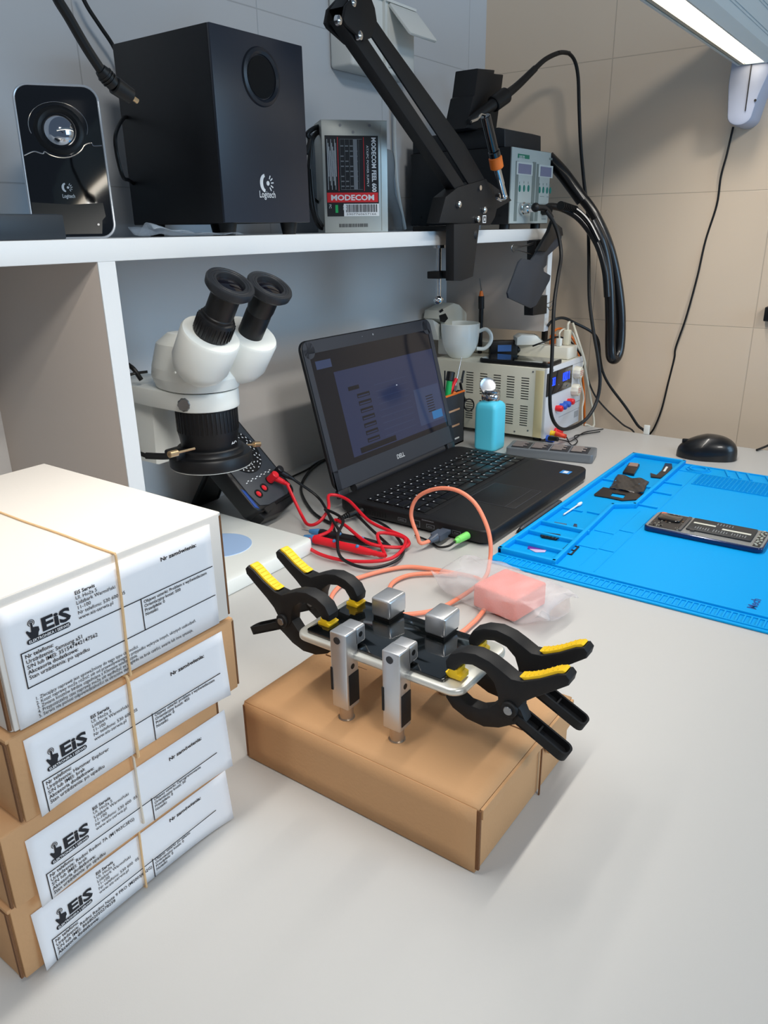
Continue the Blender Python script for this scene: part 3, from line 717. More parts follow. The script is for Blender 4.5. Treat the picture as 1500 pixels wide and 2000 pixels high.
lead('test_lead', RED, REDC, (0.068, 0.036),
     [V((0.802, 0.735, 0.012)), V((0.783, 0.705, 0.010)), V((0.790, 0.690, 0.016)), V((0.812, 0.690, 0.030)), V((0.846, 0.716, 0.036)), V((0.858, 0.690, 0.030)), V((0.830, 0.625, 0.016)), V((0.822, 0.560, 0.010)), V((0.797, 0.542, 0.008)), V((0.768, 0.580, 0.014)), V((0.790, 0.640, 0.020)), V((0.800, 0.668, 0.020)), V((0.770, 0.655, 0.015)), V((0.735, 0.668, 0.008)), V((0.716, 0.628, 0.006)), V((0.722, 0.575, 0.006)), V((0.756, 0.535, 0.008)), V((0.812, 0.552, 0.012)), V((0.800, 0.590, 0.016))], 0.0025,
     'red test lead with red probe, coiled on the worktop in front of the laptop', (0.7480, 0.6660, 0.0085), (0.7560, 0.5460, 0.0085), None)
lead('test_lead', mat('lead_black', (24, 24, 28), 0.4), RUB, (0.088, 0.040),
     [V((0.862, 0.752, 0.020)), V((0.822, 0.694, 0.006)), V((0.792, 0.662, 0.004)), V((0.778, 0.640, 0.012)), V((0.792, 0.672, 0.030)), V((0.806, 0.690, 0.030)), V((0.796, 0.650, 0.026)), V((0.752, 0.624, 0.022)), V((0.716, 0.590, 0.010)), V((0.716, 0.545, 0.006)), V((0.756, 0.528, 0.006)), V((0.800, 0.548, 0.006)), V((0.846, 0.610, 0.008)), V((0.860, 0.672, 0.010)), V((0.835, 0.640, 0.010))], 0.0022,
     'black test lead with black probe, coiled under the red one', (0.7700, 0.6740, 0.0085), (0.7860, 0.5600, 0.0085), None)

# ------------------------------------------------------------------ laptop
LTP = mat('laptop_black', (16, 17, 20), 0.5, bump=0.12, bscale=1800)
BEZ = mat('laptop_bezel', (50, 54, 62), 0.38)
lt = thing('laptop', 'open black laptop standing on the worktop with its screen switched on', 'laptop', (1.055, 0.58, 0))
lx0, lx1, ly0, ly1 = 0.872, 1.238, 0.4515, 0.722
q = P(); q.prism(rrect(lx1-lx0, ly1-ly0, 0.018, 7, (lx0+lx1)/2, (ly0+ly1)/2), 0.004, 0.0235, 'z', bev=0.003, seg=3); obj('base', q, LTP, lt)
for fx, fy in ((lx0+0.03, ly0+0.03), (lx1-0.03, ly0+0.03), (lx0+0.03, ly1-0.03), (lx1-0.03, ly1-0.03)):
    q = P(); q.cyl((fx, fy, 0), (fx, fy, 0.0045), 0.007, n=14); obj('foot', q, RUB, lt)
q = P(); q.b2((0.977, 0.466, 0.0232), (1.072, 0.548, 0.0239), bev=0.0002)
q.slot(1)
for a, b in (((0.9765, 0.4655), (1.0725, 0.4660)), ((0.9765, 0.548), (1.0725, 0.5485)), ((0.9765, 0.4655), (0.9770, 0.5485)), ((1.0720, 0.4655), (1.0725, 0.5485)), ((0.977, 0.482), (1.072, 0.4824))): q.b2((*a, 0.0236), (*b, 0.02405))
obj('touchpad', q, [LTP, mat('seam', (70, 72, 78), 0.5)], lt)
q = P(); q.b2((0.884, 0.5585, 0.0232), (1.226, 0.6780, 0.0238)); obj('keyboard_bed', q, BLKM, lt)
kx0, kw, ky = 0.8865, 0.0188, 0.6760
KEYM = mat('key_black', (16, 17, 19), 0.35)
rows = [([1]*18, 0.013), ([1]*12+[2]+[1]*4, 0.0192), ([1.5]+[1]*11+[1.5]+[1]*4, 0.0192), ([1.75]+[1]*10+[2.25]+[1]*4, 0.0192), ([2.25]+[1]*9+[2.75]+[1]*4, 0.0192), ([1.25, 1, 1.25, 5, 1.25, 1, 1.25, 1, 1, 2, 1, 1], 0.0192)]
leg = P(); ky_ = ky
for ri, (row, dep) in enumerate(rows):
    x = kx0
    for ki, wk in enumerate(row):
        wk_ = wk*kw
        q = P(); q.b2((x+0.0010, ky_-dep+0.0011, 0.0238), (x+wk_-0.0010, ky_-0.0011, 0.0259), bev=0.0007, seg=2)
        obj('key', q, KEYM, lt)
        if not (ri == 5 and ki == 3):
            leg.b2((x+0.0040, ky_-0.0062, 0.0259), (x+0.0062+0.0006*((ki*5+ri) % 3), ky_-0.0040, 0.02602))
        x += wk_
    ky_ -= dep
obj('key_legends', leg, mat('key_print', (200, 205, 210), 0.5), lt)
q = P(); q.b2((1.180, 0.4655, 0.0235), (1.197, 0.4825, 0.0238)); q.slot(1); q.b2((1.183, 0.470, 0.0238), (1.194, 0.478, 0.0239)); obj('sticker', q, [mat('sticker_blue', (50, 140, 215), 0.4), WPRINT], lt, label='small blue sticker')
# ports on the left side
q = P(); xs_ = lx0
for i in range(13): q.b2((xs_-0.0004, 0.628+i*0.0048, 0.0080), (xs_+0.001, 0.6305+i*0.0048, 0.0165))
obj('air_vent', q, mat('vent_black', (4, 4, 5), 0.8), lt)
PORT = mat('port_dark', (10, 10, 12), 0.4); PRM = mat('port_rim', (110, 114, 120), 0.35, metal=0.6)
for nm, ya, yb, za, zb in (('hdmi_port', 0.5905, 0.6055, 0.0095, 0.0150), ('network_port', 0.566, 0.580, 0.0065, 0.0170), ('usb_port', 0.541, 0.555, 0.0090, 0.0150), ('usb_port', 0.497, 0.511, 0.0090, 0.0150)):
    q = P(); q.b2((xs_-0.0005, ya, za), (xs_+0.001, yb, zb)); q.slot(1); q.b2((xs_-0.0009, ya+0.0012, za+0.001), (xs_+0.001, yb-0.0012, zb-0.001)); q.slot(0); q.b2((xs_-0.0012, ya+0.003, za+0.0022), (xs_, yb-0.003, za+0.0034)); obj(nm, q, [PRM, PORT], lt)
q = P()
for i in range(14): q.b2((xs_-0.0003, 0.5425+i*0.0015, 0.0190), (xs_, 0.5434+i*0.0015, 0.0200+0.0005*(i % 2)))
obj('port_marks', q, mat('port_print', (120, 124, 130), 0.5), lt)
# lid
th = math.atan2(0.065, 0.240); lv = Vector((0, math.sin(th), math.cos(th)))
LM = frame_from(Vector((lx0, 0.7195, 0.0215)), X3, lv); LW = lx1-lx0; LH = 0.2485
q = P(LM); q.prism(rrect(LW, LH-0.010, 0.016, 7, LW/2, 0.010+(LH-0.010)/2), -0.0085, -0.0012, 'z', bev=0.003, seg=3); lid = obj('lid', q, BLK, lt)
q = P(LM)
for a, b in (((0.002, 0.012), (0.0135, LH-0.014)), ((LW-0.0135, 0.012), (LW-0.002, LH-0.014)), ((0.002, 0.012), (LW-0.002, 0.0430)), ((0.012, LH-0.021), (LW-0.012, LH-0.002))):
    q.b2((*a, -0.002), (*b, 0.0009))
for (qx, qy) in ((0.0155, LH-0.0155), (LW-0.0155, LH-0.0155)): q.cyl((qx, qy, -0.002), (qx, qy, 0.0009), 0.0135, n=28)
obj('bezel', q, BEZ, lid, label='dark grey screen bezel')
q = P(LM); q.cyl((0.045, 0.006, -0.003), (LW-0.045, 0.006, -0.003), 0.0072, n=20); q.b2((0.05, 0.010, -0.004), (LW-0.05, 0.026, -0.0006)); q.b2((0.004, -0.002, -0.008), (0.03, 0.012, 0.000), bev=0.002); q.b2((LW-0.03, -0.002, -0.008), (LW-0.004, 0.012, 0.000), bev=0.002)
obj('hinge', q, mat('hinge_dark', (38, 40, 45), 0.3), lt)
q = P(LM); q.text('DELL', (LW/2, 0.0225, 0.0009), X3, Y3, size=0.0105, bold=0.03, align='CENTER'); obj('maker_mark', q, mat('mark_silver', (200, 204, 208), 0.3, metal=0.3), lid)
q = P(LM); q.cyl((LW/2, LH-0.010, 0.0008), (LW/2, LH-0.010, 0.0013), 0.0016, n=12); q.cyl((LW/2-0.03, LH-0.010, 0.0008), (LW/2-0.03, LH-0.010, 0.0011), 0.0006, n=8); obj('webcam', q, mat('cam_grey', (150, 155, 160), 0.3), lid)
def scr(name, rgb, s, rough=0.07):
    return mat(name, (6, 7, 9), rough, coat=0.0, emit=rgb, estr=s, spec=0.5)
sx0, sx1, sy0, sy1 = 0.0135, LW-0.0135, 0.0430, LH-0.021
q = P(LM)
def sq_(i, u0, u1, v0, v1, z): q.slot(i); q.b2((sx0+(sx1-sx0)*u0, sy0+(sy1-sy0)*v0, z-0.0003), (sx0+(sx1-sx0)*u1, sy0+(sy1-sy0)*v1, z))
sq_(0, 0, 1, 0, 1, 0.0000)
sq_(1, 0.14, 1, 0.05, 0.81, 0.00006)
sq_(2, 0.74, 0.985, 0.10, 0.46, 0.00012)
sq_(0, 0.20, 0.50, 0.06, 0.11, 0.00012)
sq_(2, 0.03, 0.14, 0.86, 0.93, 0.00008)
for i in range(7): sq_(0, 0.27, 0.37, 0.13+0.068*i, 0.168+0.068*i, 0.00014); sq_(1, 0.276, 0.364, 0.137+0.068*i, 0.150+0.068*i, 0.00018)
sq_(0, 0.215, 0.30, 0.62, 0.655, 0.00014)
for i in range(9): sq_(2, 0.42, 0.70, 0.13+0.06*i, 0.133+0.06*i, 0.00012)
for i in range(7): sq_(0, 0.84, 0.91, 0.36-0.026*i+0.0, 0.369-0.026*i, 0.00018)
sq_(3, 0.87, 0.97, 0.12, 0.20, 0.00016); sq_(4, 0.60, 0.61, 0.55, 0.56, 0.0002)
for i in range(3): sq_(0, 0.5+0.1*i, 0.56+0.1*i, 0.90, 0.915, 0.0001)
obj('screen', q, [scr('screen_dark', (17, 19, 27), 1.0), scr('screen_page', (40, 48, 76), 1.0), scr('screen_line', (50, 62, 92), 1.0), scr('screen_cyan', (40, 105, 160), 1.0), scr('screen_dot', (170, 180, 200), 1.0)], lid, label='lit dark blue display')

# plugs in the laptop and the orange cable
oc = thing('usb_cable', 'orange cable looping up from the grey plug in the laptop', 'cable', (0.83, 0.50, 0))
OCM = mat('orange_cable', (238, 142, 112), 0.5)
q = P(); pl0 = V((0.866, 0.520, 0.0120))
Mp = frame_from(pl0, Y3*-1, Z3) if False else Matrix.Translation((0, 0, 0))
q.b2((0.861, 0.5125, 0.0088), (0.872, 0.5275, 0.0152), bev=0.0012); q.prism([(0.5115, 0.0075), (0.5285, 0.0075), (0.5285, 0.0165), (0.5115, 0.0165)], 0.840, 0.863, 'x', bev=0.002)
q.cyl((0.842, 0.520, 0.012), (0.826, 0.521, 0.011), 0.0068, 0.0035, n=16)
obj('plug', q, mat('plug_grey', (74, 82, 96), 0.4), oc)
w = [V((0.828, 0.521, 0.011)), V((0.812, 0.526, 0.012))]
loop = [(815, 1045, 0.8100), (803, 1005, 0.812), (815, 972, 0.812), (850, 955, 0.810), (890, 957, 0.806), (925, 980, 0.802), (948, 1020, 0.796), (958, 1060, 0.788), (956, 1100, 0.776)]
w += [onx(a, b, x_) for a, b, x_ in loop]
w += [V((0.7400, 0.3900, 0.020)), V((0.700, 0.405, 0.006)), V((0.665, 0.4150, 0.0045)), V((0.636, 0.442, 0.004)), V((0.612, 0.475, 0.004)), V((0.610, 0.520, 0.004)), V((0.655, 0.545, 0.004)), V((0.705, 0.535, 0.004)), V((0.748, 0.511, 0.004)), V((0.762, 0.480, 0.004)), V((0.768, 0.452, 0.004)), V((0.772, 0.420, 0.004)), V((0.765, 0.395, 0.004))]
q = P(); q.tube(w, 0.0027, n=10, k=8); obj('wire', q, OCM, oc)
w = [V((0.765, 0.440, 0.0042)), V((0.752, 0.468, 0.0045)), V((0.728, 0.492, 0.0045)), V((0.695, 0.494, 0.0045)), V((0.660, 0.470, 0.0045)), V((0.628, 0.430, 0.0045)), V((0.610, 0.395, 0.0045)), V((0.628, 0.365, 0.0045)), V((0.668, 0.362, 0.0045)), V((0.700, 0.366, 0.0045))]
q = P(); q.tube(w, 0.0027, n=10, k=8); obj('wire_end', q, OCM, oc)
aj = thing('audio_plug', 'bright green audio plug in the side of the laptop', 'plug', (0.86, 0.487, 0))
q = P(); q.cyl((0.872, 0.4860, 0.0125), (0.848, 0.4885, 0.0125), 0.0056, 0.0050, n=20, bev=0.001); q.cyl((0.850, 0.488, 0.0125), (0.843, 0.4895, 0.012), 0.0042, 0.0032, n=16); obj('plug', q, mat('lime_plastic', (130, 222, 110), 0.4), aj)
q = P(); q.tube([(0.843, 0.4895, 0.012), (0.834, 0.495, 0.007), (0.832, 0.510, 0.003), (0.842, 0.530, 0.003), (0.850, 0.56, 0.003)], 0.0016); obj('wire', q, RUB, aj)
pw = thing('power_plug', 'black round power plug in the rear left of the laptop', 'plug', (0.86, 0.68, 0))
q = P(); q.cyl((0.872, 0.672, 0.012), (0.845, 0.680, 0.011), 0.0052, n=18, bev=0.001)
for i in range(5): q.cyl((0.844-0.0035*i, 0.680+0.001*i, 0.011-0.0006*i), (0.842-0.0035*i, 0.6806+0.001*i, 0.0107-0.0006*i), 0.0044-0.0003*i, n=12)
obj('plug', q, RUB, pw)
q = P(); q.tube([(0.846, 0.680, 0.011), (0.826, 0.684, 0.006), (0.822, 0.700, 0.003), (0.850, 0.76, 0.003), (0.93, 0.850, 0.003), (1.05, 0.912, 0.003), (1.20, 0.925, 0.003)], 0.0024); obj('wire', q, RUB, pw)
cable('black_cable', [onz(571, 931, 0.003), onz(600, 917, 0.003), onz(634, 897, 0.003), V((1.15, 0.90, 0.003))], 0.0018, RUB, 'thin black cable behind the laptop near the back panel')

# ------------------------------------------------------------------ things on the shelf
def loudmark(q, o, s, M_=None):
    """crescent with dot and rays beside it, s high, written above the maker's name"""
    Mx = (M_ or frame_from(o, X3, Z3)) @ Matrix.Scale(s, 4)
    cres = [(0.42*math.cos(math.radians(a))-0.05, 0.5*math.sin(math.radians(a))) for a in range(95, 266, 10)]
    cres += [(0.20*math.cos(math.radians(a))-0.02, 0.34*math.sin(math.radians(a))) for a in range(265, 94, -10)]
    q.prism([(x-0.10, y) for x, y in cres], 0, 0.012, 'z', m=Mx)
    q.prism([(0.10+0.13*math.cos(2*PI*i/16), 0.13*math.sin(2*PI*i/16)) for i in range(16)], 0, 0.012, 'z', m=Mx)
    for a in (-58, -28, 5, 35, 62):
        d = Vector((math.cos(math.radians(a)), math.sin(math.radians(a)))); n = Vector((-d.y, d.x))*0.035
        q.prism([tuple(Vector((0.10, 0))+d*0.26+n), tuple(Vector((0.10, 0))+d*0.48+n), tuple(Vector((0.10, 0))+d*0.48-n), tuple(Vector((0.10, 0))+d*0.26-n)], 0, 0.012, 'z', m=Mx)
sb = thing('subwoofer', 'black box-shaped subwoofer with a round bass port standing on the shelf', 'speaker', (0.737, 0.78, ZS))
SUBM = mat('subwoofer_vinyl', (14, 15, 19), 0.5, bump=0.08, bscale=1200); SUBF = mat('subwoofer_front', (36, 42, 54), 0.36)
q = P(); q.b2((0.6612, 0.7035, 0.4290), (0.8125, 0.868, 0.6310), bev=0.0012); obj('cabinet', q, SUBM, sb)
q = P(); q.b2((0.6614, 0.7000, 0.4292), (0.8123, 0.7042, 0.6308), bev=0.001); fp = obj('front_panel', q, SUBF, sb)
pc = ony(510, 151, 0.70)
q = P(); q.lathe([(0.0215, -0.030), (0.0220, -0.004), (0.0235, 0.0015), (0.0265, 0.0035), (0.0300, 0.0022), (0.0315, -0.0005), (0.0315, -0.003)], along(pc, pc-Y3), 56)
obj('bass_port', q, mat('port_ring', (34, 38, 46), 0.35), sb)
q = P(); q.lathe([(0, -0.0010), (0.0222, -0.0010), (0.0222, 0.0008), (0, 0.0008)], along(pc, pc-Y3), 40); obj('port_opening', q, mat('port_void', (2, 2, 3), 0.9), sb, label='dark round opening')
q = P(); o_ = ony(521, 358, 0.6998); loudmark(q, o_, 0.0205); q.text('Logitech', ony(523, 386, 0.6998), X3, Z3, size=0.0110, width=0.0275, align='CENTER', bold=0.005)
obj('maker_mark', q, WPRINT, fp)
for fx, fy in ((0.682, 0.718), (0.79, 0.718), (0.682, 0.85), (0.79, 0.85)):
    q = P(); q.cyl((fx, fy, ZS), (fx, fy, 0.4295), 0.0085, 0.0115, n=20); obj('foot', q, RUB, sb)

# small speaker, turned towards the camera and leaning back
yaw, til = math.radians(-35), math.radians(12.8)
su = Vector((math.cos(yaw), math.sin(yaw), 0)); sv = Vector((-math.sin(yaw)*math.sin(til), math.cos(yaw)*math.sin(til), math.cos(til)))
SMx = frame_from(Vector((0.4808, 0.8006, ZS+0.0006)), su, sv)
sp_ = thing('desktop_speaker', 'small glossy black speaker with silver rim leaning back on the shelf', 'speaker', None, M=SMx)
sw, shh = 0.0826, 0.155
q = P(SMx); q.prism(rrect(sw, shh-0.013, 0.015, 6, sw/2, 0.013+(shh-0.013)/2), -0.050, -0.001, 'z', bev=0.008, seg=3); obj('cabinet', q, BLK, sp_)
fcn = SMx @ Vector((sw/2, 0.012, -0.030)); q = P(); q.box((fcn.x, fcn.y, ZS+0.007), (0.060, 0.034, 0.013), rot=(0, 0, -35), bev=0.001); obj('stand_foot', q, BLK, sp_)
q = P(SMx); outl = rrect(sw, shh, 0.0150, 8, sw/2, shh/2); q.tube([(x, y, 0.0002) for x, y in outl]+[(outl[0][0], outl[0][1], 0.0002)], 0.00135, n=8, smooth=False); obj('rim', q, mat('rim_silver', (196, 200, 205), 0.3, metal=0.4), sp_, label='thin silver rim')
q = P(SMx); q.prism(rrect(sw-0.002, shh-0.002, 0.0142, 8, sw/2, shh/2), -0.002, 0.0006, 'z', bev=0.0004); obj('front_panel', q, BLKG, sp_)
cc_ = (0.0395, 0.1100)
q = P(SMx); q.lathe([(0.0160, -0.001), (0.0175, 0.0012), (0.0205, 0.0026), (0.0235, 0.0020), (0.0250, 0.0005)], Matrix.Translation((*cc_, 0)), 48); obj('driver_surround', q, RUB, sp_)
q = P(SMx); q.lathe([(0.0162, 0.0006), (0.0135, 0.0040), (0.0090, 0.0068), (0.0045, 0.0082), (0, 0.0086)], Matrix.Translation((*cc_, 0)), 48); obj('driver_dome', q, mat('dome_metal', (190, 196, 205), 0.08, metal=1.0), sp_, label='mirror-like round dome')
q = P(SMx); pth = []
for i in range(25):
    a = math.radians(200-220*i/24)
    pth.append((cc_[0]+0.0290*math.cos(a), cc_[1]+0.004+0.0240*math.sin(a), 0.0012))
q.tube(pth, 0.00035, n=6, smooth=False)
pth = [(0.002, 0.0840, 0.001), (0.012, 0.0880, 0.0012), (0.020, 0.0860, 0.0012)]+[(cc_[0]+0.0280*math.cos(math.radians(a)), cc_[1]+0.0280*math.sin(math.radians(a)), 0.0014) for a in range(232, 330, 12)]+[(0.070, 0.0975, 0.0012), (0.072, 0.0945, 0.0012), (0.0805, 0.0950, 0.001)]
q.tube(pth, 0.00065, n=6); obj('chrome_line', q, CHROME, sp_)
q = P(SMx); q.prism([(0.002, 0.004), (sw-0.014, 0.004), (sw-0.012, 0.018), (sw-0.008, 0.022), (sw-0.009, 0.036), (sw/2, 0.0345), (0.002, 0.037)], 0.0005, 0.0011, 'z'); obj('grille_panel', q, mat('speaker_smoke', (52, 52, 50), 0.35), sp_)
q = P(SMx); loudmark(q, None, 0.0095, M_=Matrix.Translation((0.0395, 0.0520, 0.0007))); q.text('Logitech', (0.0400, 0.0415, 0.0007), X3, Y3, size=0.0055, width=0.0125, align='CENTER', bold=0.01)
obj('maker_mark', q, WPRINT, sp_)
q = P(SMx); q.cyl((sw-0.0165, 0.0135, 0.0008), (sw-0.0165, 0.0135, 0.0016), 0.0012, n=10); obj('led', q, DCHR, sp_)
p0 = onz(0, 460, ZS); 
q = P(); q.b2((0.36, 0.7030, ZS+0.0004), (0.4555, 0.745, ZS+0.0225), bev=0.0012)
q.b2((0.364, 0.706, ZS+0.0225), (0.452, 0.742, ZS+0.0229))
obj('black_case', q, mat('dark_slate', (38, 46, 54), 0.45), label='flat dark slate-coloured case at the far left of the shelf', cat='case')
# crumpled clear film under the speakers
q = P(); random.seed(3)
def film(u, v):
    x = 0.553+0.130*u+0.02*v; y = 0.694+0.070*v-0.003*math.sin(9*u)
    return Vector((x, y, ZS+0.0012+0.012*(1-u)**3*(0.5+0.5*math.sin(7*v+3*u))+0.0012*math.sin(23*u+5*v)+0.0012))
q.grid(film, 34, 12)
obj('plastic_film', q, mat('clear_film', (190, 205, 220), 0.12, alpha=0.34, spec=0.8), label='crumpled clear plastic film lying between the small speaker and the subwoofer', cat='film', solid=0.0002)
cable('speaker_cable', [Vector((0.675, 0.870, 0.555)), ony(240, 232, 0.845), ony(226, 262, 0.80), ony(228, 300, 0.80), ony(240, 345, 0.80), ony(252, 352, 0.845), Vector((0.675, 0.870, 0.475))], 0.0022, RUB, 'thin black cable hanging behind the subwoofer at its left')

# white connector cables from the upper left
q = P(); pa = [ony(108, -12, 0.62), ony(135, 35, 0.62), ony(168, 92, 0.62), ony(198, 138, 0.62)]
ac = thing('adapter_cable', 'black cable hanging from above with its bare plug in front of the subwoofer', 'cable', pa[-1])
q.tube([ony(100, -60, 0.62)]+pa, 0.0042, n=10); obj('wire', q, RUB, ac)
q = P(); e0, e1, e2 = ony(196, 136, 0.62), ony(222, 165, 0.62), ony(256, 189, 0.62)
q.cyl(e0, e0.lerp(e1, 0.35), 0.0052, 0.0066, n=18); q.cyl(e0.lerp(e1, 0.35), e1, 0.0060, n=18); q.cyl(e1, e2, 0.0075, 0.0068, n=20, bev=0.001)
for i in range(3): q.cyl(e0.lerp(e1, 0.3+0.18*i), e0.lerp(e1, 0.36+0.18*i), 0.0070, n=16)
obj('plug', q, RUB, ac)
q = P(); q.cyl(e2, e2+(e2-e1).normalized()*0.007, 0.0022, n=10); obj('pin', q, BRASS, ac)
cable('wall_cable', [ony(150, -30, 0.93), ony(170, 12, 0.93), ony(196, 52, 0.93), ony(222, 92, 0.93), ony(240, 140, 0.93), ony(262, 250, 0.93)], 0.0026, RUB, 'thin black cable running down the wall behind the subwoofer')

# computer power supply standing on end
yaw = math.radians(-40)
AM = frame_from(Vector((0.9420, 0.7830, ZS+0.0004)), (math.cos(yaw), math.sin(yaw), 0), Z3)
ps = thing('computer_power_supply', 'grey steel computer power supply standing on end with a red and black label', 'power supply', None, M=AM)
aw, ah = 0.0985, 0.1530
STEEL = mat('galvanised_steel', (176, 180, 176), 0.4, metal=0.5, var=0.05, vscale=60)
q = P(AM); q.b2((0, 0, -0.060), (aw, ah, 0), bev=0.0008)
q.b2((aw-0.010, 0.002, -0.0005), (aw-0.0095, ah-0.006, 0.0006)); q.b2((0, ah-0.0006, -0.058), (aw, ah+0.0006, -0.0002))
obj('case', q, STEEL, ps)
q = P(AM)
for sx_, sy_ in ((0.028, ah-0.0065), (0.072, ah-0.0065), (0.047, ah-0.0155)): q.cyl((sx_, sy_, 0), (sx_, sy_, 0.0007), 0.0021, n=12)
obj('rivets', q, DCHR, ps)
q = P(AM); q.b2((0.0045, 0.023, 0), (0.0845, 0.133, 0.0004)); lb = obj('rating_label', q, mat('label_black', (20, 19, 22), 0.4), ps)
q = P(AM); q.b2((0.0050, 0.0425, 0.0002), (0.0830, 0.0560, 0.0006)); q.b2((0.0230, 0.058, 0.0002), (0.0238, 0.131, 0.0006)); q.b2((0.0620, 0.058, 0.0002), (0.0628, 0.131, 0.0006)); obj('red_stripes', q, mat('label_red', (215, 30, 36), 0.45), lb)
q = P(AM); q.text('MODECOM', (0.0440, 0.0455, 0.0006), X3, Y3, size=0.0105, width=0.066, align='CENTER', bold=0.03)
q.text('MODECOM FEEL 600', (0.0745, 0.1310, 0.0006), Y3*-1, X3, size=0.0092, width=0.074, bold=0.03)
q.text('ATX/PC POWER SUPPLY', (0.0665, 0.120, 0.0006), Y3*-1, X3, size=0.0045, width=0.056)
q.text('CE', (0.0290, 0.0400, 0.0006), Y3*-1, X3, size=0.0070)
q.text('FC', (0.0075, 0.0400, 0.0006), Y3*-1, X3, size=0.0050)
for i in range(10):
    q.b2((0.0075+0.0014*i, 0.060+0.006*((i*3) % 4), 0.0004), (0.0080+0.0014*i, 0.128-0.005*((i*5) % 4), 0.0006))
q.b2((0.0300, 0.0230, 0.0003), (0.0845, 0.0405, 0.0005))
obj('label_text', q, WPRINT, lb)
q = P(AM); random.seed(11); x = 0.033
while x < 0.081:
    d = random.choice((0.0006, 0.0010, 0.0015)); q.b2((x, 0.0285, 0.0004), (x+d, 0.0395, 0.00062)); x += d+random.choice((0.0006, 0.0009))
q.text('5907760657166', (0.0335, 0.0245, 0.0005), X3, Y3, size=0.0040, width=0.046)
x = 0.022
while x < 0.066:
    d = random.choice((0.0006, 0.0010)); q.b2((x, 0.0075, 0.0), (x+d, 0.0125, 0.0002)); x += d+random.choice((0.0005, 0.0009))
obj('barcode', q, INK, lb)
q = P(AM)
for r_ in range(9):
    for c_ in range(4):
        if (r_+c_) % 4 == 3: continue
        q.b2((0.0275+0.0070*c_, 0.064+0.0068*r_, 0.0004), (0.0320+0.0070*c_, 0.0655+0.0068*r_, 0.0006))
q.b2((0.0465, 0.0600, 0.0004), (0.0525, 0.128, 0.0005)); q.b2((0.0268, 0.0600, 0.0003), (0.0600, 0.0604, 0.0005)); q.b2((0.0268, 0.128, 0.0003), (0.0600, 0.1284, 0.0005))
for c_ in range(5): q.b2((0.0268+0.0070*c_, 0.060, 0.0003), (0.0271+0.0070*c_, 0.128, 0.00045))
obj('rating_table', q, mat('table_grey', (120, 122, 126), 0.5), lb)
q = P(AM); q.b2((0.0170, 0.0280, 0.0004), (0.0210, 0.0390, 0.0006)); obj('green_sticker', q, GREEN, lb)
# its cable loom at the left
for nm, path in (('a', [(634, 245), (615, 250), (600, 262), (606, 272), (598, 300)]), ('b', [(634, 248), (612, 268), (606, 300), (604, 350), (608, 400), (622, 440), (640, 448)])):
    q = P(); q.tube([ony(a, b, 0.80) for a, b in path], 0.0034, n=9)
    if nm == 'b': q.tube([ony(a, b, 0.82) for a, b in [(604, 380), (618, 392), (632, 402)]], 0.0022); q.tube([ony(a, b, 0.79) for a, b in [(607, 330), (611, 380), (618, 420), (630, 442)]], 0.0024)
    obj('cable_loom', q, RUB, ps)
# beige wall socket cable and cloth bag behind the power supply
q = P()
def bagf(u, v):
    x = 1.06+0.24*u-0.020*v; r = math.sin(PI*min(1, max(0, u)))**0.6
    return Vector((x+0.006*math.sin(9*v), 0.90-0.055*r*(1-0.75*v)-0.006*math.sin(14*u), ZS+0.001+(0.16-0.03*abs(u-0.3))*v))
q.grid(bagf, 22, 16)
obj('plastic_bag', q, mat('grey_bag', (120, 128, 134), 0.35, bump=0.3, bscale=60), label='limp grey plastic bag behind the computer power supply', cat='bag', solid=0.0006)

# ------------------------------------------------------------------ wall socket with flap open
ws = thing('wall_socket', 'white double wall socket with its hinged flap open', 'socket', (1.28, YW, 0.74))
q = P(); q.b2((1.180, 0.905, 0.683), (1.375, YW, 0.800), bev=0.006, seg=3)
obj('socket_box', q, WPL, ws)
q = P(); q.b2((1.270, 0.899, 0.690), (1.272, 0.906, 0.796)); q.b2((1.185, 0.900, 0.795), (1.372, 0.906, 0.799)); q.b2((1.286, 0.902, 0.694), (1.366, 0.9055, 0.792), bev=0.0015); obj('socket_front', q, WPL, ws)
q = P(); Mf = frame_from((1.285, 0.903, 0.793), X3, Vector((0.10, -0.55, -0.62))); q.prism(rrect(0.090, 0.070, 0.006, 4, 0.045, 0.035), -0.0025, 0.0025, 'z', m=Mf, bev=0.001); obj('flap', q, WPL, ws)
q = P(); q.tube([(1.36, 0.94, 0.683), (1.362, 0.945, 0.60), (1.37, 0.945, 0.50), (1.39, 0.94, ZS+0.003)], 0.0035); obj('riser_cable', q, mat('cable_offwhite', (190, 196, 196), 0.45), ws)

# ------------------------------------------------------------------ hot air and soldering station
ha = thing('rework_station', 'black hot-air rework station with silver front panel and two displays', 'rework station', (1.47, 0.8, ZS))
hx0, hx1, hy0, hy1, hz0, hz1 = 1.388, 1.566, 0.701, 0.925, ZS+0.0095, 0.558
q = P(); q.b2((hx0, hy0+0.002, hz0), (hx1, hy1, hz1), bev=0.002)
for z_ in (0.44, 0.447): q.b2((hx0-0.0004, 0.83, z_), (hx0+0.001, 0.86, z_+0.002))
obj('case', q, mat('station_black', (13, 14, 17), 0.5, bump=0.06, bscale=900), ha)
q = P()
for y_, z_ in ((0.722, 0.44), (0.722, 0.54), (0.90, 0.44)): q.cyl((hx0-0.0008, y_, z_), (hx0+0.001, y_, z_), 0.0022, n=10)
obj('case_screws', q, RUB, ha)
for fx, fy in ((hx0+0.02, hy0+0.02), (hx1-0.02, hy0+0.02), (hx0+0.02, hy1-0.02), (hx1-0.02, hy1-0.02)):
    q = P(); q.cyl((fx, fy, ZS), (fx, fy, hz0), 0.010, n=16); obj('foot', q, RUB, ha)
FPM = mat('station_front', (176, 186, 184), 0.4)
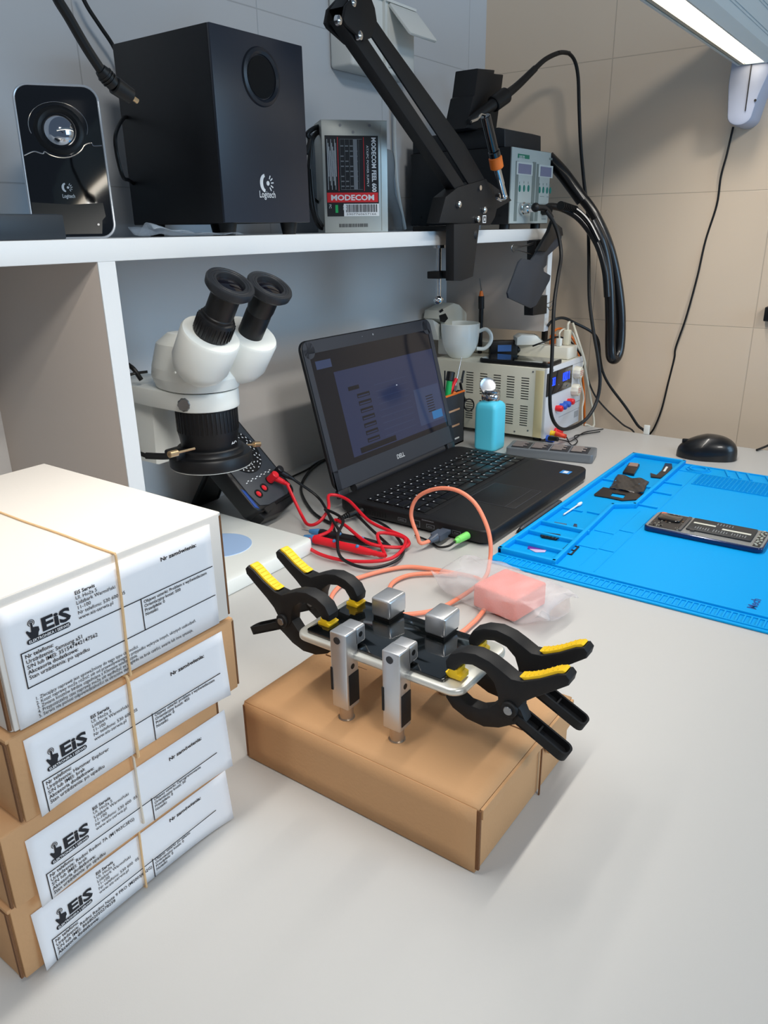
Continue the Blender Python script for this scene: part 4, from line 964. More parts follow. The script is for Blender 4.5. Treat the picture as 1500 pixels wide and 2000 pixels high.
q = P(); q.b2((hx0+0.001, hy0, hz0+0.001), (hx1-0.005, hy0+0.003, hz1-0.001), bev=0.0006); fpn = obj('front_panel', q, FPM, ha)
def fu(px, py): return ony(px, py, hy0-0.0004)
def fbox(q, a, b, t=0.0006):
    A, B = fu(*a), fu(*b); q.b2((A.x, hy0-t, B.z), (B.x, hy0+0.0005, A.z))
q = P(); fbox(q, (1012, 300), (1034, 311)); obj('maker_badge', q, mat('badge_green', (18, 120, 96), 0.4), fpn)
q = P(); q.text('QUICK 702', fu(1013.5, 309) - Y3*0.0004, X3, Z3, size=0.0075, width=0.0230, bold=0.01); q.slot(0); obj('badge_text', q, WPRINT, fpn)
q = P(); fbox(q, (1013, 319), (1037, 341), 0.0010); fbox(q, (1056, 325), (1076, 346), 0.0010); q.slot(1)
fbox(q, (1010, 315), (1040, 343.5), 0.0004); fbox(q, (1053, 321), (1079, 348), 0.0004)
obj('display', q, [mat('lcd_violet', (118, 122, 150), 0.15), mat('panel_dark_line', (196, 204, 202), 0.5)], fpn)
BTN = mat('button_teal', (10, 120, 108), 0.35)
for bx_ in ((1015, 368), (1023.5, 368), (1032, 368), (1054, 371), (1061, 371), (1068.5, 372), (1074.5, 372)):
    c = fu(*bx_); q = P(); q.lathe([(0, 0.0015), (0.0028, 0.0013), (0.0034, 0.0004), (0.0034, -0.0004)], along(c, c-Y3) @ Matrix.Diagonal((1, 1.9, 1, 1)) if False else along(c, c-Y3), 16)
    q.bm.transform(Matrix.Translation(c) @ Matrix.Diagonal((1, 1, 1.8, 1)) @ Matrix.Translation(-c)); obj('button', q, BTN, fpn)
q = P(); n_ = 0
for bx_ in ((1015, 357), (1023.5, 356), (1032, 357), (1054, 360), (1061, 360), (1068, 360), (1074, 361)):
    c = fu(*bx_); q.b2((c.x-0.001, hy0-0.0003, c.z-0.002), (c.x+0.001, hy0, c.z+0.002))
for a, b in (((1008, 314), (1009, 432)), ((1041, 316), (1041.8, 432)), ((1049, 320), (1049.6, 432)), ((1008, 396), (1041, 396.6)), ((1050, 398), (1078, 398.5)), ((1055, 383), (1063, 384.4)), ((1068, 384), (1074, 385.4)), ((1058, 427), (1066, 428.4)), ((1025, 398), (1033, 401)), ((1055, 399), (1061, 401)), ((1026, 412), (1034, 417)), ((1056, 412), (1063, 418)), ((1073, 308), (1079, 313))):
    fbox(q, a, b, 0.0003)
obj('panel_print', q, mat('print_dark', (112, 124, 122), 0.5), fpn)
q = P(); c = fu(1018, 407)
q.lathe([(0, 0), (0.011, 0), (0.011, 0.006), (0.009, 0.007), (0.009, 0.016), (0.0075, 0.018), (0.0075, 0.028), (0, 0.028)], along(c, c-Y3), 32, flute=0); obj('socket_nut', q, CHROME, fpn)
q = P(); c2 = fu(1060, 410); q.lathe([(0, 0), (0.010, 0), (0.010, 0.01), (0.008, 0.018), (0, 0.018)], along(c2, c2-Y3), 24); obj('tool_socket', q, RUB, fpn)
# raised lid section
q = P(); q.prism([(0.719, hz1), (0.925, hz1), (0.925, hz1+0.030), (0.735, hz1+0.034), (0.721, hz1+0.030)], hx0+0.006, hx1-0.012, 'x', bev=0.004)
q.box((hx1-0.035, 0.76, hz1+0.017), (0.03, 0.06, 0.034), bev=0.004)
obj('top_cover', q, mat('cover_black', (26, 29, 34), 0.5), ha)
# tool holder with the hot-air handle
th_ = thing('tool_holder', 'black upright tool holder on top of the rework station', 'holder', (1.45, 0.80, hz1+0.034))
q = P(); A = [ony(*a, 0.80) for a in ((893, 243), (906, 190), (909, 187), (916, 136), (949, 139), (948, 146), (966, 148), (962, 180), (952, 243))]
q.prism([(a.x, (hz1+0.033 if i_ in (0, len(A)-1) else a.z)) for i_, a in enumerate(A)], 0.780, 0.830, 'y', bev=0.003); obj('holder_block', q, mat('holder_black', (15, 16, 20), 0.55), th_)
q = P(); q.b2((1.40, 0.765, hz1+0.026), (1.50, 0.85, hz1+0.0370), bev=0.001); obj('holder_base', q, MATS['holder_black'], th_)
q = P(); q.tube([ony(948, 145, 0.84), ony(955, 165, 0.845), ony(960, 195, 0.85)], 0.010, n=14); obj('nozzle_tube', q, BLK, th_)

hh = thing('hot_tool', 'black soldering handle resting in the holder with its cable arching up', 'soldering iron', ony(960, 190, 0.755))
q = P(); ha_, hb_ = ony(915, 238, 0.775), ony(988, 186, 0.750)
q.cyl(ha_, hb_, 0.0065, 0.0130, n=24, bev=0.0015); q.cyl(hb_+(ha_-hb_)*0.35, hb_, 0.0145, n=24, bev=0.0015); obj('handle', q, RUB, hh)
q = P(); q.tube([ony(985, 188, 0.75), ony(1010, 168, 0.745), ony(1045, 134, 0.735)], 0.0085, n=14, rr=lambda t: 1-0.25*t)
q.tube([ony(1040, 139, 0.737), ony(1065, 116, 0.73), ony(1093, 103, 0.72), ony(1112, 104, 0.715)], 0.0052, n=12, rr=lambda t: 1-0.25*t); obj('strain_relief', q, RUB, hh)
q = P(); wp = [(1090, 103, .72), (1108, 103, .715), (1122, 118, .71), (1129, 150, .705), (1131, 210, .70), (1134, 280, .695), (1140, 350, .68), (1148, 420, .66), (1150, 500, .64), (1151, 580, .61), (1158, 640, .59), (1168, 700, .57), (1172, 745, .56), (1165, 785, .56), (1148, 815, .565), (1125, 832, .575), (1098, 838, .58), (1080, 820, .585), (1074, 780, .59), (1078, 700, .595), (1082, 600, .605), (1090, 540, .615), (1096, 500, .625), (1091, 460, .635), (1080, 432, .645), (1066, 412, .655)]
q.tube([ony(*a) for a in wp], 0.0036, n=10); obj('wire', q, RUB, hh)
q = P(); cA = fu(1029, 407)-Y3*0.026; q.cyl(cA+X3*0.004, ony(1044, 405, 0.668), 0.0055, n=18, bev=0.001); q.sph(ony(1046, 405, 0.668), 0.0085, 16); q.tube([ony(1046, 405, 0.668), ony(1066, 408, 0.66), ony(1078, 425, 0.655)], 0.0062, n=12, rr=lambda t: 1-0.35*t); obj('plug', q, RUB, hh)

# thick hoses at the right of the station
HOSE = mat('hose_black', (14, 15, 18), 0.3, coat=0.3)
hs = thing('air_hose', 'thick black hose bundle hanging in a long loop against the tiled wall', 'hose', ony(1190, 480, 0.62))
def hose(pts, r, nm='hose', sm=16):
    q = P(); q.tube([onx(a, b, x_) for a, b, x_ in pts], r, n=sm); return obj(nm, q, HOSE, hs)
hose([(1070, 308, 1.63), (1095, 334, 1.64), (1115, 360, 1.65), (1138, 392, 1.66)], 0.0140, 'hose_sleeve', 18)
hose([(1122, 370, 1.655), (1150, 402, 1.665), (1172, 440, 1.67), (1190, 485, 1.675), (1203, 540, 1.68), (1211, 600, 1.68), (1212, 650, 1.68), (1209, 684, 1.675), (1203, 699, 1.665), (1197, 701, 1.655), (1193, 694, 1.65), (1192, 670, 1.65), (1192, 620, 1.65), (1190, 560, 1.65), (1183, 505, 1.65), (1172, 465, 1.645), (1156, 432, 1.64)], 0.0112)
hose([(1052, 408, 1.53), (1075, 403, 1.57), (1100, 408, 1.60), (1128, 424, 1.615), (1152, 452, 1.625), (1170, 485, 1.63), (1182, 530, 1.63), (1186, 580, 1.63)], 0.0070, sm=12)
hose([(1098, 402, 1.59), (1125, 408, 1.605), (1150, 432, 1.615), (1170, 470, 1.62)], 0.0042, sm=10)
q = P()
for i in range(9):
    a = ony(1095+3.6*i, 401.5+0.8*i, 0.66); q.cyl(a, a+Vector((0.0022, 0, 0)), 0.0085-0.0003*i, n=14)
obj('strain_relief', q, RUB, hs)

# soldering pen hanging in front of the station
si = thing('soldering_iron', 'black soldering iron with orange ring and bright metal tip hanging in front of the station', 'soldering iron', ony(960, 310, 0.643))
a0, a1, a2, a3 = ony(948, 226, 0.643), ony(967, 306, 0.643), ony(971, 329, 0.643), ony(985, 384, 0.643)
q = P(); q.cyl(a0, a0.lerp(a1, 0.85), 0.0080, 0.0082, n=24, bev=0.001); q.cyl(a0.lerp(a1, 0.85), a1, 0.0095, n=24, bev=0.001); obj('handle', q, BLKG, si)
q = P(); q.cyl(a1, a2, 0.0110, n=28, bev=0.0015); obj('orange_ring', q, ORG, si)
q = P(); q.cyl(a2, a2.lerp(a3, 0.55), 0.0060, n=22); q.cyl(a2.lerp(a3, 0.5), a3, 0.0052, n=22, bev=0.0005); obj('barrel', q, CHROME, si)
q = P(); q.tube([a3, ony(980, 391, 0.643), ony(970, 387, 0.638)], 0.0022); q.sph(a3, 0.0058, 14); q.tube([a0, ony(940, 224, 0.643), ony(934, 232, 0.638), ony(920, 238, 0.634)], 0.0018); obj('hook', q, CHROME, si)

# ------------------------------------------------------------------ scissor arm clamped to the shelf
YA = 0.672
ar = thing('scissor_arm', 'black spring-loaded scissor arm clamped to the front edge of the shelf', 'arm', (1.16, YA, ZS))
AB = mat('arm_black', (12, 13, 16), 0.6)
def apoly(name, pts, y0, y1, m, bev=0.0015):
    q = P(); q.prism([(ony(a, b, YA).x, ony(a, b, YA).z) for a, b in pts], y0, y1, 'y', bev=bev); return obj(name, q, m, ar)
apoly('clamp_body', [(868, 438), (919, 436), (906, 540), (884, 548), (868, 548)], YA-0.018, YA-0.002, AB)
q = P()
q.b2((1.108, 0.660, ZS+0.0002), (1.196, 0.735, ZS+0.008), bev=0.001); obj('clamp_plate', q, AB, ar)
q = P(); sc0, sc1 = ony(857.5, 482, YA+0.03), ony(856, 565, YA+0.03)
xs0 = ony(857, 520, 0.700).x; xb0 = ony(846, 540, 0.700).x
q.cyl((xs0, 0.700, 0.305), (xs0, 0.700, ZS-TS-0.003), 0.0040, n=18); q.cyl((xs0, 0.700, ZS-TS-0.005), (xs0, 0.700, ZS-TS), 0.0105, n=22)
for i in range(26): q.cyl((xs0, 0.700, 0.318+0.0028*i), (xs0, 0.700, 0.3192+0.0028*i), 0.0044, n=14)
obj('clamp_screw', q, CHROME, ar)
q = P(); q.b2((xb0, 0.688, 0.3405), (1.150, 0.712, 0.3520), bev=0.001); q.b2((1.128, 0.672, 0.3405), (1.150, 0.712, 0.3520), bev=0.001); obj('screw_bracket', q, AB, ar)
q = P(); q.sph((xs0, 0.700, 0.3055), 0.0075, 16); q.cyl((xs0-0.012, 0.700, 0.3055), (xs0+0.012, 0.700, 0.3055), 0.0026, n=12); obj('screw_knob', q, CHROME, ar)
apoly('base_joint', [(845, 436), (858, 385), (882, 366), (938, 350), (962, 395), (955, 425), (946, 440)], YA-0.012, YA+0.012, AB)
apoly('arm_rail', [(650, 40), (660, 54), (885, 380), (906, 374), (850, 290), (708, 80), (690, 50)], YA-0.010, YA+0.008, AB)
apoly('arm_rail', [(690, 44), (704, 14), (744, 72), (896, 280), (938, 352), (914, 374), (858, 286), (716, 76)], YA-0.010, YA-0.0065, AB)
apoly('elbow_plate', [(650, 42), (655, 15), (672, -4), (700, -12), (712, 20), (716, 45), (705, 78), (690, 84), (655, 52)], YA-0.017, YA-0.012, AB)
apoly('elbow_plate', [(650, 42), (655, 15), (672, -4), (700, -12), (712, 20), (716, 45), (705, 78), (690, 84), (655, 52)], YA+0.011, YA+0.016, AB)
apoly('upper_rail', [(655, 16), (668, -2), (720, -130), (745, -120), (704, 20)], YA-0.011, YA+0.010, AB)
q = P()
p_a, p_b = ony(706, 18, YA+0.001), ony(752, 88, YA+0.001); d_ = (p_b-p_a); L_ = d_.length; fr_ = along(p_a, p_b)
q.bm and q.tube([fr_ @ Vector((0.0042*math.cos(i*0.9), 0.0042*math.sin(i*0.9), L_*i/300)) for i in range(301)], 0.0008, n=5, smooth=False); obj('spring', q, DCHR, ar)
q = P(); BOLTS = [(658, 40), (699, 70), (686, 5), (894, 399), (944, 410), (931, 428)]
for a, b in BOLTS:
    c = ony(a, b, YA-0.0125); q.lathe([(0, 0.0065), (0.0030, 0.0060), (0.0052, 0.0045), (0.0058, 0.0), (0, 0)], along(c, c-Y3), 18)
obj('bolts', q, CHROME, ar)
q = P(); c = ony(935, 367, YA-0.012); q.cyl(c, c-Y3*0.004, 0.004, n=16); c = ony(973, 382, YA-0.012); q.cyl(c, c-Y3*0.005, 0.0042, n=16); obj('joint_pins', q, CHROME, ar)
apoly('joint_link', [(918, 372), (945, 356), (985, 385), (990, 392), (950, 415), (946, 440), (930, 420)], YA-0.010, YA-0.002, AB)
q = P(); c = ony(911, 459, YA-0.004); q.lathe([(0, 0), (0.0100, 0), (0.0110, 0.002), (0.0110, 0.016), (0.0095, 0.018), (0, 0.018)], along(c-Vector((0.004, 0, 0)), c+Vector((0.02, -0.012, 0))), 12); obj('swivel_knob', q, AB, ar)
q = P(); c = ony(946, 428, YA-0.0125); q.b2((c.x-0.0055, c.y-0.0003, c.z-0.006), (c.x+0.0055, c.y+0.001, c.z+0.006)); q.slot(1); q.b2((c.x-0.0040, c.y-0.0006, c.z-0.0045), (c.x+0.0040, c.y, c.z+0.0045)); q.slot(0)
q.text('A', (c.x, c.y-0.0007, c.z-0.0030), X3, Z3, size=0.0085, align='CENTER', bold=0.02); obj('inspection_mark', q, [WPRINT, BLK], ar)

# black plate tool hanging from the shelf end with binder clips
pl = thing('hanging_plate', 'black spade-shaped plate hanging from the shelf corner by binder clips', 'plate', ony(1040, 520, 0.655))
yp = 0.660
PO = [(1072, 446), (1096, 462), (1092, 478), (1068, 500), (1066, 518), (1060, 524), (1061, 530), (1074, 538), (1072, 548), (1046, 596), (1036, 602), (992, 582), (990, 572), (1012, 512), (1018, 505), (1036, 508), (1042, 500)]
q = P(); q.prism([(ony(a, b, yp).x, ony(a, b, yp).z) for a, b in PO], yp-0.0020, yp+0.0020, 'y', bev=0.0008, seg=2); obj('plate', q, mat('plate_black', (46, 51, 59), 0.5, var=0.12, vscale=30), pl)
q = P(); q.prism([(ony(a, b, yp-0.005).x, ony(a, b, yp-0.005).z) for a, b in ((1076, 430), (1094, 445), (1096, 460), (1080, 468), (1062, 492), (1046, 490), (1068, 452))], yp-0.010, yp-0.002, 'y', bev=0.002); obj('grip', q, BLK, pl)
def clip(label, y, body, wires):
    t = thing('binder_clip', label, 'clip', ony(*body[0], y), group='binder clips at the shelf end')
    q = P(); q.prism([(ony(a, b, y).x, ony(a, b, y).z) for a, b in body], y-0.008, y+0.012, 'y', bev=0.0006); obj('clip_body', q, BLK, t)
    q = P()
    for wv in wires: q.tube([ony(a, b, y-0.002) for a, b in wv], 0.0009, n=7, k=5)
    obj('wire_handle', q, DCHR, t)
clip('black binder clip under the shelf at the top of the hanging plate', 0.682, [(1040, 469), (1062, 467), (1060, 500), (1040, 508)],
     [[(1042, 477), (1020, 482), (1008, 484), (1001, 480), (999, 486), (1003, 492), (1010, 489), (1030, 494), (1041, 497)], [(1042, 474), (1022, 480), (1008, 480), (1002, 478)]])
clip('black binder clip on the shelf upright below the hanging plate', 0.676, [(1034, 598), (1048, 580), (1062, 576), (1061, 612), (1034, 616)],
     [[(1036, 605), (1060, 599), (1074, 600), (1079, 592), (1080, 602), (1074, 606), (1070, 600)], [(1052, 590), (1064, 594), (1076, 590), (1081, 586)]])

# ------------------------------------------------------------------ bench power supply
bp = thing('bench_power_supply', 'cream laboratory power supply with slotted side and blue digits on its front', 'power supply', (1.51, 0.755, 0))
PX0, PX1, PY0, PY1, PZ0, PZ1 = 1.4195, 1.606, 0.622, 0.890, 0.009, 0.1520
CASE = mat('psu_case', (214, 211, 194), 0.5)
q = P(); q.b2((PX0, PY0+0.002, PZ0), (PX1-0.002, PY1, PZ1), bev=0.0018); obj('case', q, CASE, bp)
for fx, fy in ((PX0+0.02, PY0+0.02), (PX1-0.02, PY0+0.02), (PX0+0.02, PY1-0.02), (PX1-0.02, PY1-0.02)):
    q = P(); q.cyl((fx, fy, 0), (fx, fy, PZ0+0.001), 0.009, n=16); obj('foot', q, RUB, bp)
VD = mat('slot_dark', (22, 22, 22), 0.8)
q = P()
for cxp, half in ((917.5, 0), (944.5, 0), (971, 0), (997.5, 0), (1026, 0)):
    yy = onx(cxp, 745, PX0).y
    for i in range(9):
        z_ = 0.1300-i*0.0053; q.b2((PX0-0.0003, yy-0.0085, z_-0.0009), (PX0+0.001, yy+0.0085, z_+0.0009))
    for i in range(9):
        z_ = 0.0720-i*0.0050; q.b2((PX0-0.0003, yy-0.0085, z_-0.0009), (PX0+0.001, yy+0.0085, z_+0.0009))
obj('side_slots', q, VD, bp)
q = P(); q.b2((PX0-0.0006, PY0+0.004, PZ0+0.001), (PX0+0.001, PY0+0.022, PZ1-0.004), bev=0.0003); obj('tape_strip', q, mat('masking_tape', (214, 200, 156), 0.7), bp, label='strip of yellowish masking tape')
q = P()
for y_, z_ in ((0.650, 0.1445), (0.655, 0.022), (0.685, 0.016)): q.cyl((PX0-0.0009, y_, z_), (PX0, y_, z_), 0.0018, n=12)
obj('case_screws', q, DCHR, bp)
q = P(); q.b2((PX0, PY0-0.003, PZ0-0.001), (PX1, PY0+0.003, PZ1+0.001), bev=0.0015); pfp = obj('front_panel', q, mat('psu_front', (212, 214, 218), 0.45), bp)
yq = PY0-0.003
def fq(px, py): return ony(px, py, yq)
def qb(q, a, b, t0=0.0006, t1=0.0): A, B = fq(*a), fq(*b); q.b2((min(A.x, B.x), yq-t0, min(A.z, B.z)), (max(A.x, B.x), yq+0.0004, max(A.z, B.z)))
A, B = fq(1067, 775), fq(1117, 716)
dx0, dx1 = fq(1068, 750).x, fq(1116, 740).x; dz1 = fq(1068, 731).z; dz0 = fq(1068, 775).z
q = P(); q.b2((dx0, yq-0.0012, dz0), (dx1, yq+0.0005, dz1), bev=0.0004); dsp = obj('display_window', q, mat('display_black', (26, 27, 30), 0.12), pfp)
DG = mat('digit_blue', (20, 60, 230), 0.3, emit=(24, 60, 255), estr=2.6)
q = P()
def digits(q, x, z, s, txt):
    seg = {'0': 'abcdef', '1': 'bc', '3': 'abcdg', '4': 'fgbc', '5': 'afgcd', '7': 'abc', '8': 'abcdefg', '2': 'abged'}
    w, h, t = s*0.5, s, s*0.10
    for ch in txt:
        if ch == '.': q.b2((x-0.5*t-0.0008, yq-0.0018, z), (x+t-0.0008, yq-0.0012, z+t*1.4)); continue
        for g in seg[ch]:
            bx_ = {'a': (0, h-t, w, h), 'b': (w-t, h/2, w, h), 'c': (w-t, 0, w, h/2), 'd': (0, 0, w, t), 'e': (0, 0, t, h/2), 'f': (0, h/2, t, h), 'g': (0, h/2-t/2, w, h/2+t/2)}[g]
            q.b2((x+bx_[0], yq-0.0018, z+bx_[1]), (x+bx_[2], yq-0.0012, z+bx_[3]))
        x += w+0.0022
dw = dx1-dx0; dh = dz1-dz0
digits(q, dx0+dw*0.08, dz0+dh*0.40, dh*0.34, '10.0'); digits(q, dx0+dw*0.56, dz0+dh*0.42, dh*0.36, '1.001')
obj('digits', q, DG, dsp, label='glowing blue digits')
q = P(); q.b2((dx0+dw*0.80, yq-0.0016, dz0+dh*0.10), (dx0+dw*0.88, yq-0.001, dz0+dh*0.16)); q.b2((dx0+dw*0.78, yq-0.0016, dz0+dh*0.88), (dx0+dw*0.93, yq-0.001, dz0+dh*0.91)); q.b2((dx0+dw*0.44, yq-0.0016, dz0+dh*0.32), (dx0+dw*0.465, yq-0.001, dz0+dh*0.37)); obj('display_marks', q, mat('display_print', (120, 122, 128), 0.5), dsp)
KN = mat('knob_cream', (228, 224, 206), 0.4)
for c in ((1123, 727), (1119, 761)):
    c = fq(*c); q = P(); q.lathe([(0, 0), (0.0125, 0), (0.0135, 0.002), (0.0128, 0.012), (0.0110, 0.015), (0, 0.0155)], along(c, c-Y3), 40, flute=20, fd=0.0007)
    kb = obj('knob', q, KN, pfp)
    q = P()
    for k_ in range(3): q.b2((c.x-0.008, c.y-0.0162, c.z-0.004+0.004*k_), (c.x+0.008, c.y-0.0154, c.z-0.0033+0.004*k_))
    obj('knob_marks', q, mat('knob_red', (206, 110, 96), 0.5), kb)
for c, m_ in (((1086, 797), RED), ((1094, 793), BLUEP), ((1101.5, 788.5), BLUEP), ((1109, 783.5), RED)):
    c = fq(*c); q = P(); q.lathe([(0, 0), (0.0058, 0), (0.0058, 0.003), (0.0066, 0.004), (0.0066, 0.012), (0.0050, 0.0145), (0, 0.0145)], along(c, c-Y3), 24); obj('push_button', q, m_, pfp, label='red push button' if m_ is RED else 'blue push button')
q = P(); q.b2((fq(1090, 815).x, yq-0.0006, 0.0555), (PX1-0.004, yq+0.0003, 0.0575)); q.b2((fq(1090, 830).x, yq-0.0006, 0.040), (PX1-0.004, yq+0.0003, 0.0406)); q.b2((PX0+0.004, yq-0.0004, PZ1-0.010), (PX1-0.004, yq+0.0003, PZ1-0.0094)); q.b2((PX1-0.03, yq-0.0004, 0.022), (PX1-0.008, yq+0.0003, 0.036)); q.b2((PX0+0.008, yq-0.0004, PZ1-0.0095+0.002), (PX0+0.03, yq+0.0003, PZ1-0.004))
obj('panel_lines', q, mat('panel_line_grey', (150, 152, 156), 0.5), pfp)
for c, m_, nm in (((1068, 856), BLUEP, 'blue'), ((1076, 847), YEL, 'yellow'), ((1084, 842), RED, 'red')):
    c = fq(*c); q = P(); q.lathe([(0, 0), (0.0070, 0), (0.0070, 0.004), (0.0060, 0.006), (0.0070, 0.010), (0.0060, 0.016), (0, 0.016)], along(c, c-Y3), 24); obj('terminal', q, m_, pfp, label=nm+' output terminal')
# banana plugs with thin leads
for nm, a, b, m_, lab_ in (('banana_plug', (1084, 846), (1106, 853), mat('plug_red', (240, 70, 40), 0.4), 'bright red banana plug at the lower front of the power supply'), ('banana_plug', (1072, 856), (1090, 858), RUB, 'black banana plug in the lowest blue terminal of the power supply')):
    t = thing(nm, lab_, 'plug', ony(*a, 0.60), group='banana plugs of the power supply')
    p0, p1 = ony(*a, 0.606), ony(*b, 0.585)
    q = P(); q.cyl(p0, p1, 0.0052, 0.0045, n=18, bev=0.0006); obj('plug_body', q, m_, t)
    q = P(); end = [onz(1112, 862, 0.004), onz(1124, 856, 0.004), onz(1140, 845, 0.003), onz(1165, 840, 0.003), onz(1178, 838, 0.003)] if m_ is not RUB else [onz(1108, 862, 0.004), onz(1118, 870, 0.004), onz(1128, 862, 0.004), onz(1122, 852, 0.004), onz(1140, 848, 0.003), onz(1172, 843, 0.003)]
    q.tube([p1]+end, 0.0012, n=7); obj('wire', q, RUB, t)

# things on top of the power supply
PT = PZ1+0.0006
cb = onz(898, 697, PT); cb.z = PT
cup = thing('coffee_cup', 'white china cup standing on the left end of the bench power supply', 'cup', cb)
CH = mat('white_china', (230, 236, 234), 0.18, coat=0.6)
r_, hh_ = 0.0425, 0.072
q = P(); q.lathe([(0, 0), (r_*0.52, 0), (r_*0.56, 0.002), (r_*0.60, 0.004), (r_*0.80, 0.016), (r_*0.93, 0.032), (r_*0.985, 0.055), (r_, hh_), (r_-0.001, hh_+0.0012), (r_-0.0026, hh_), (r_*0.93, 0.052), (r_*0.86, 0.032), (r_*0.60, 0.010), (0, 0.007)], Matrix.Translation(cb), 56); obj('cup_body', q, CH, cup)
rd = Vector((0.45, -0.89, 0)).normalized()
q = P(); q.tube([cb+rd*(r_*0.93)+Z3*0.055, cb+rd*(r_+0.012)+Z3*0.060, cb+rd*(r_+0.023)+Z3*0.050, cb+rd*(r_+0.024)+Z3*0.034, cb+rd*(r_+0.012)+Z3*0.019, cb+rd*(r_*0.86)+Z3*0.018], 0.0042, n=12, k=8); obj('handle', q, CH, cup)

def flat_phone():
    c4 = [onz(x, y, PT+0.009) for x, y in ((941, 704), (1098, 704))]
    a = onz(948, 698, PT+0.009); b = onz(1092, 708, PT+0.009)
    return a, b
a_, b_ = flat_phone(); d_ = (b_-a_); L_ = 0.150; u_ = Vector((0.03, -1, 0)).normalized()
ph = thing('phone', 'black phone lying flat on top of the bench power supply', 'phone', (1.455, 0.70, PT))
Mh = frame_from((1.4620, 0.7000, PT), u_, Vector((1, 0.03, 0)))
q = P(Mh); q.prism(rrect(0.158, 0.074, 0.009, 5), 0.0, 0.0085, 'z', bev=0.002); obj('phone_body', q, BLK, ph)
q = P(Mh); q.prism(rrect(0.150, 0.067, 0.006, 5), 0.0085, 0.0090, 'z'); obj('screen', q, BLKG, ph)

st = thing('power_strip', 'white power strip lying at the back on top of the bench power supply', 'power strip', (1.572, 0.755, PT))
sy_ = 0.640
Ms = frame_from((1.5660, 0.7550, PT), Vector((0.02, -1, 0)), Vector((1, 0.02, 0)))
q = P(Ms); q.prism(rrect(0.255, 0.050, 0.006, 4), 0, 0.026, 'z', bev=0.003); obj('strip_body', q, mat('strip_white', (226, 222, 208), 0.4), st)
q = P(Ms)
for i in range(5): q.lathe([(0.0175, 0.0262), (0.0165, 0.0266), (0.0160, 0.0262)], Matrix.Translation((-0.09+0.045*i, 0, 0)), 24)
obj('socket_rims', q, mat('rim_grey', (180, 178, 170), 0.5), st)
def plug(name, lab_, px, py, w, d, h, m_, base=PT+0.026):
    c = onz(px, py, base); q = P(); q.box((c.x, c.y, base+h/2+0.0004), (w, d, h), bev=min(w, d)*0.15); return obj(name, q, m_, label=lab_, cat='plug'), c
WPLUG = mat('plug_ivory', (224, 220, 200), 0.4)
pl1, c1_ = plug('mains_plug', 'tall ivory plug standing in the power strip', 1107, 674, 0.015, 0.013, 0.032, WPLUG)
pl2, c2_ = plug('mains_plug', 'small white plug standing in the power strip left of the tall ivory one', 1092, 676, 0.012, 0.009, 0.016, WPL)
pl3, c3_ = plug('mains_plug', 'orange plug standing in the power strip', 1079, 672, 0.018, 0.008, 0.020, ORG)
pl4, c4_ = plug('mains_plug', 'black plug with upright cable at the back of the power strip', 1063, 668, 0.014, 0.010, 0.030, RUB)
def wcab(n_, pts, r, m_, lab_): return cable(n_, pts, r, m_, lab_)
top = lambda c, h: Vector((c.x, c.y, PT+0.026+h))
wcab('white_cable', [top(c1_, 0.032), ony(1110, 632, c1_.y), ony(1117, 628, c1_.y), ony(1128, 660, 0.62), ony(1142, 705, 0.61), ony(1143, 720, 0.61), ony(1152, 770, 0.61), ony(1160, 830, 0.60), Vector((1.60, 0.60, 0.004))], 0.0026, mat('cable_white', (216, 212, 196), 0.45), 'ivory cable arching from the tall plug down to the worktop')
wcab('white_cable', [top(c2_, 0.016), ony(1093, 650, c2_.y), ony(1102, 643, c2_.y), ony(1118, 650, 0.64), ony(1130, 680, 0.63), ony(1141, 700, 0.625), ony(1136, 718, 0.62), ony(1133, 740, 0.612), ony(1140, 775, 0.611), ony(1137, 800, 0.611), ony(1138, 835, 0.61)], 0.0019, MATS['cable_white'], 'thin white cable arching over the power strip past the knobs')
wcab('orange_cable', [top(c3_, 0.020), ony(1083, 646, c3_.y), ony(1095, 642, c3_.y), ony(1112, 652, 0.68), ony(1126, 675, 0.66), ony(1131, 695, 0.64), ony(1140, 760, 0.64), ony(1142, 835, 0.635)], 0.0026, ORG, 'orange cable dropping behind the white cables at the power supply corner')
wcab('black_cable', [top(c4_, 0.028), ony(1066, 643, c4_.y), ony(1078, 627, 0.67), ony(1100, 621, 0.655)]+[onx(a, b, x_) for a, b, x_ in ((1125, 632, 1.60), (1155, 648, 1.63), (1168, 665, 1.65), (1172, 700, 1.66), (1178, 728, 1.67), (1192, 755, 1.68), (1222, 795, 1.69), (1245, 830, 1.695), (1262, 851, 1.695))]+[onx(1264, 853, 1.695)-Z3*0.08], 0.0031, RUB, 'black cable curving from the strip down behind the worktop edge')
wcab('black_cable', [ony(1040, 676, 0.70), ony(1062, 668, 0.68), ony(1090, 658, 0.67)]+[onx(a, b, x_) for a, b, x_ in ((1115, 668, 1.600), (1132, 690, 1.615), (1140, 715, 1.62), (1158, 765, 1.63), (1180, 795, 1.64), (1215, 828, 1.65), (1240, 849, 1.655))]+[onx(1242, 851, 1.655)-Z3*0.07], 0.0019, RUB, 'thin black cable from the tester down the wall to the worktop edge')

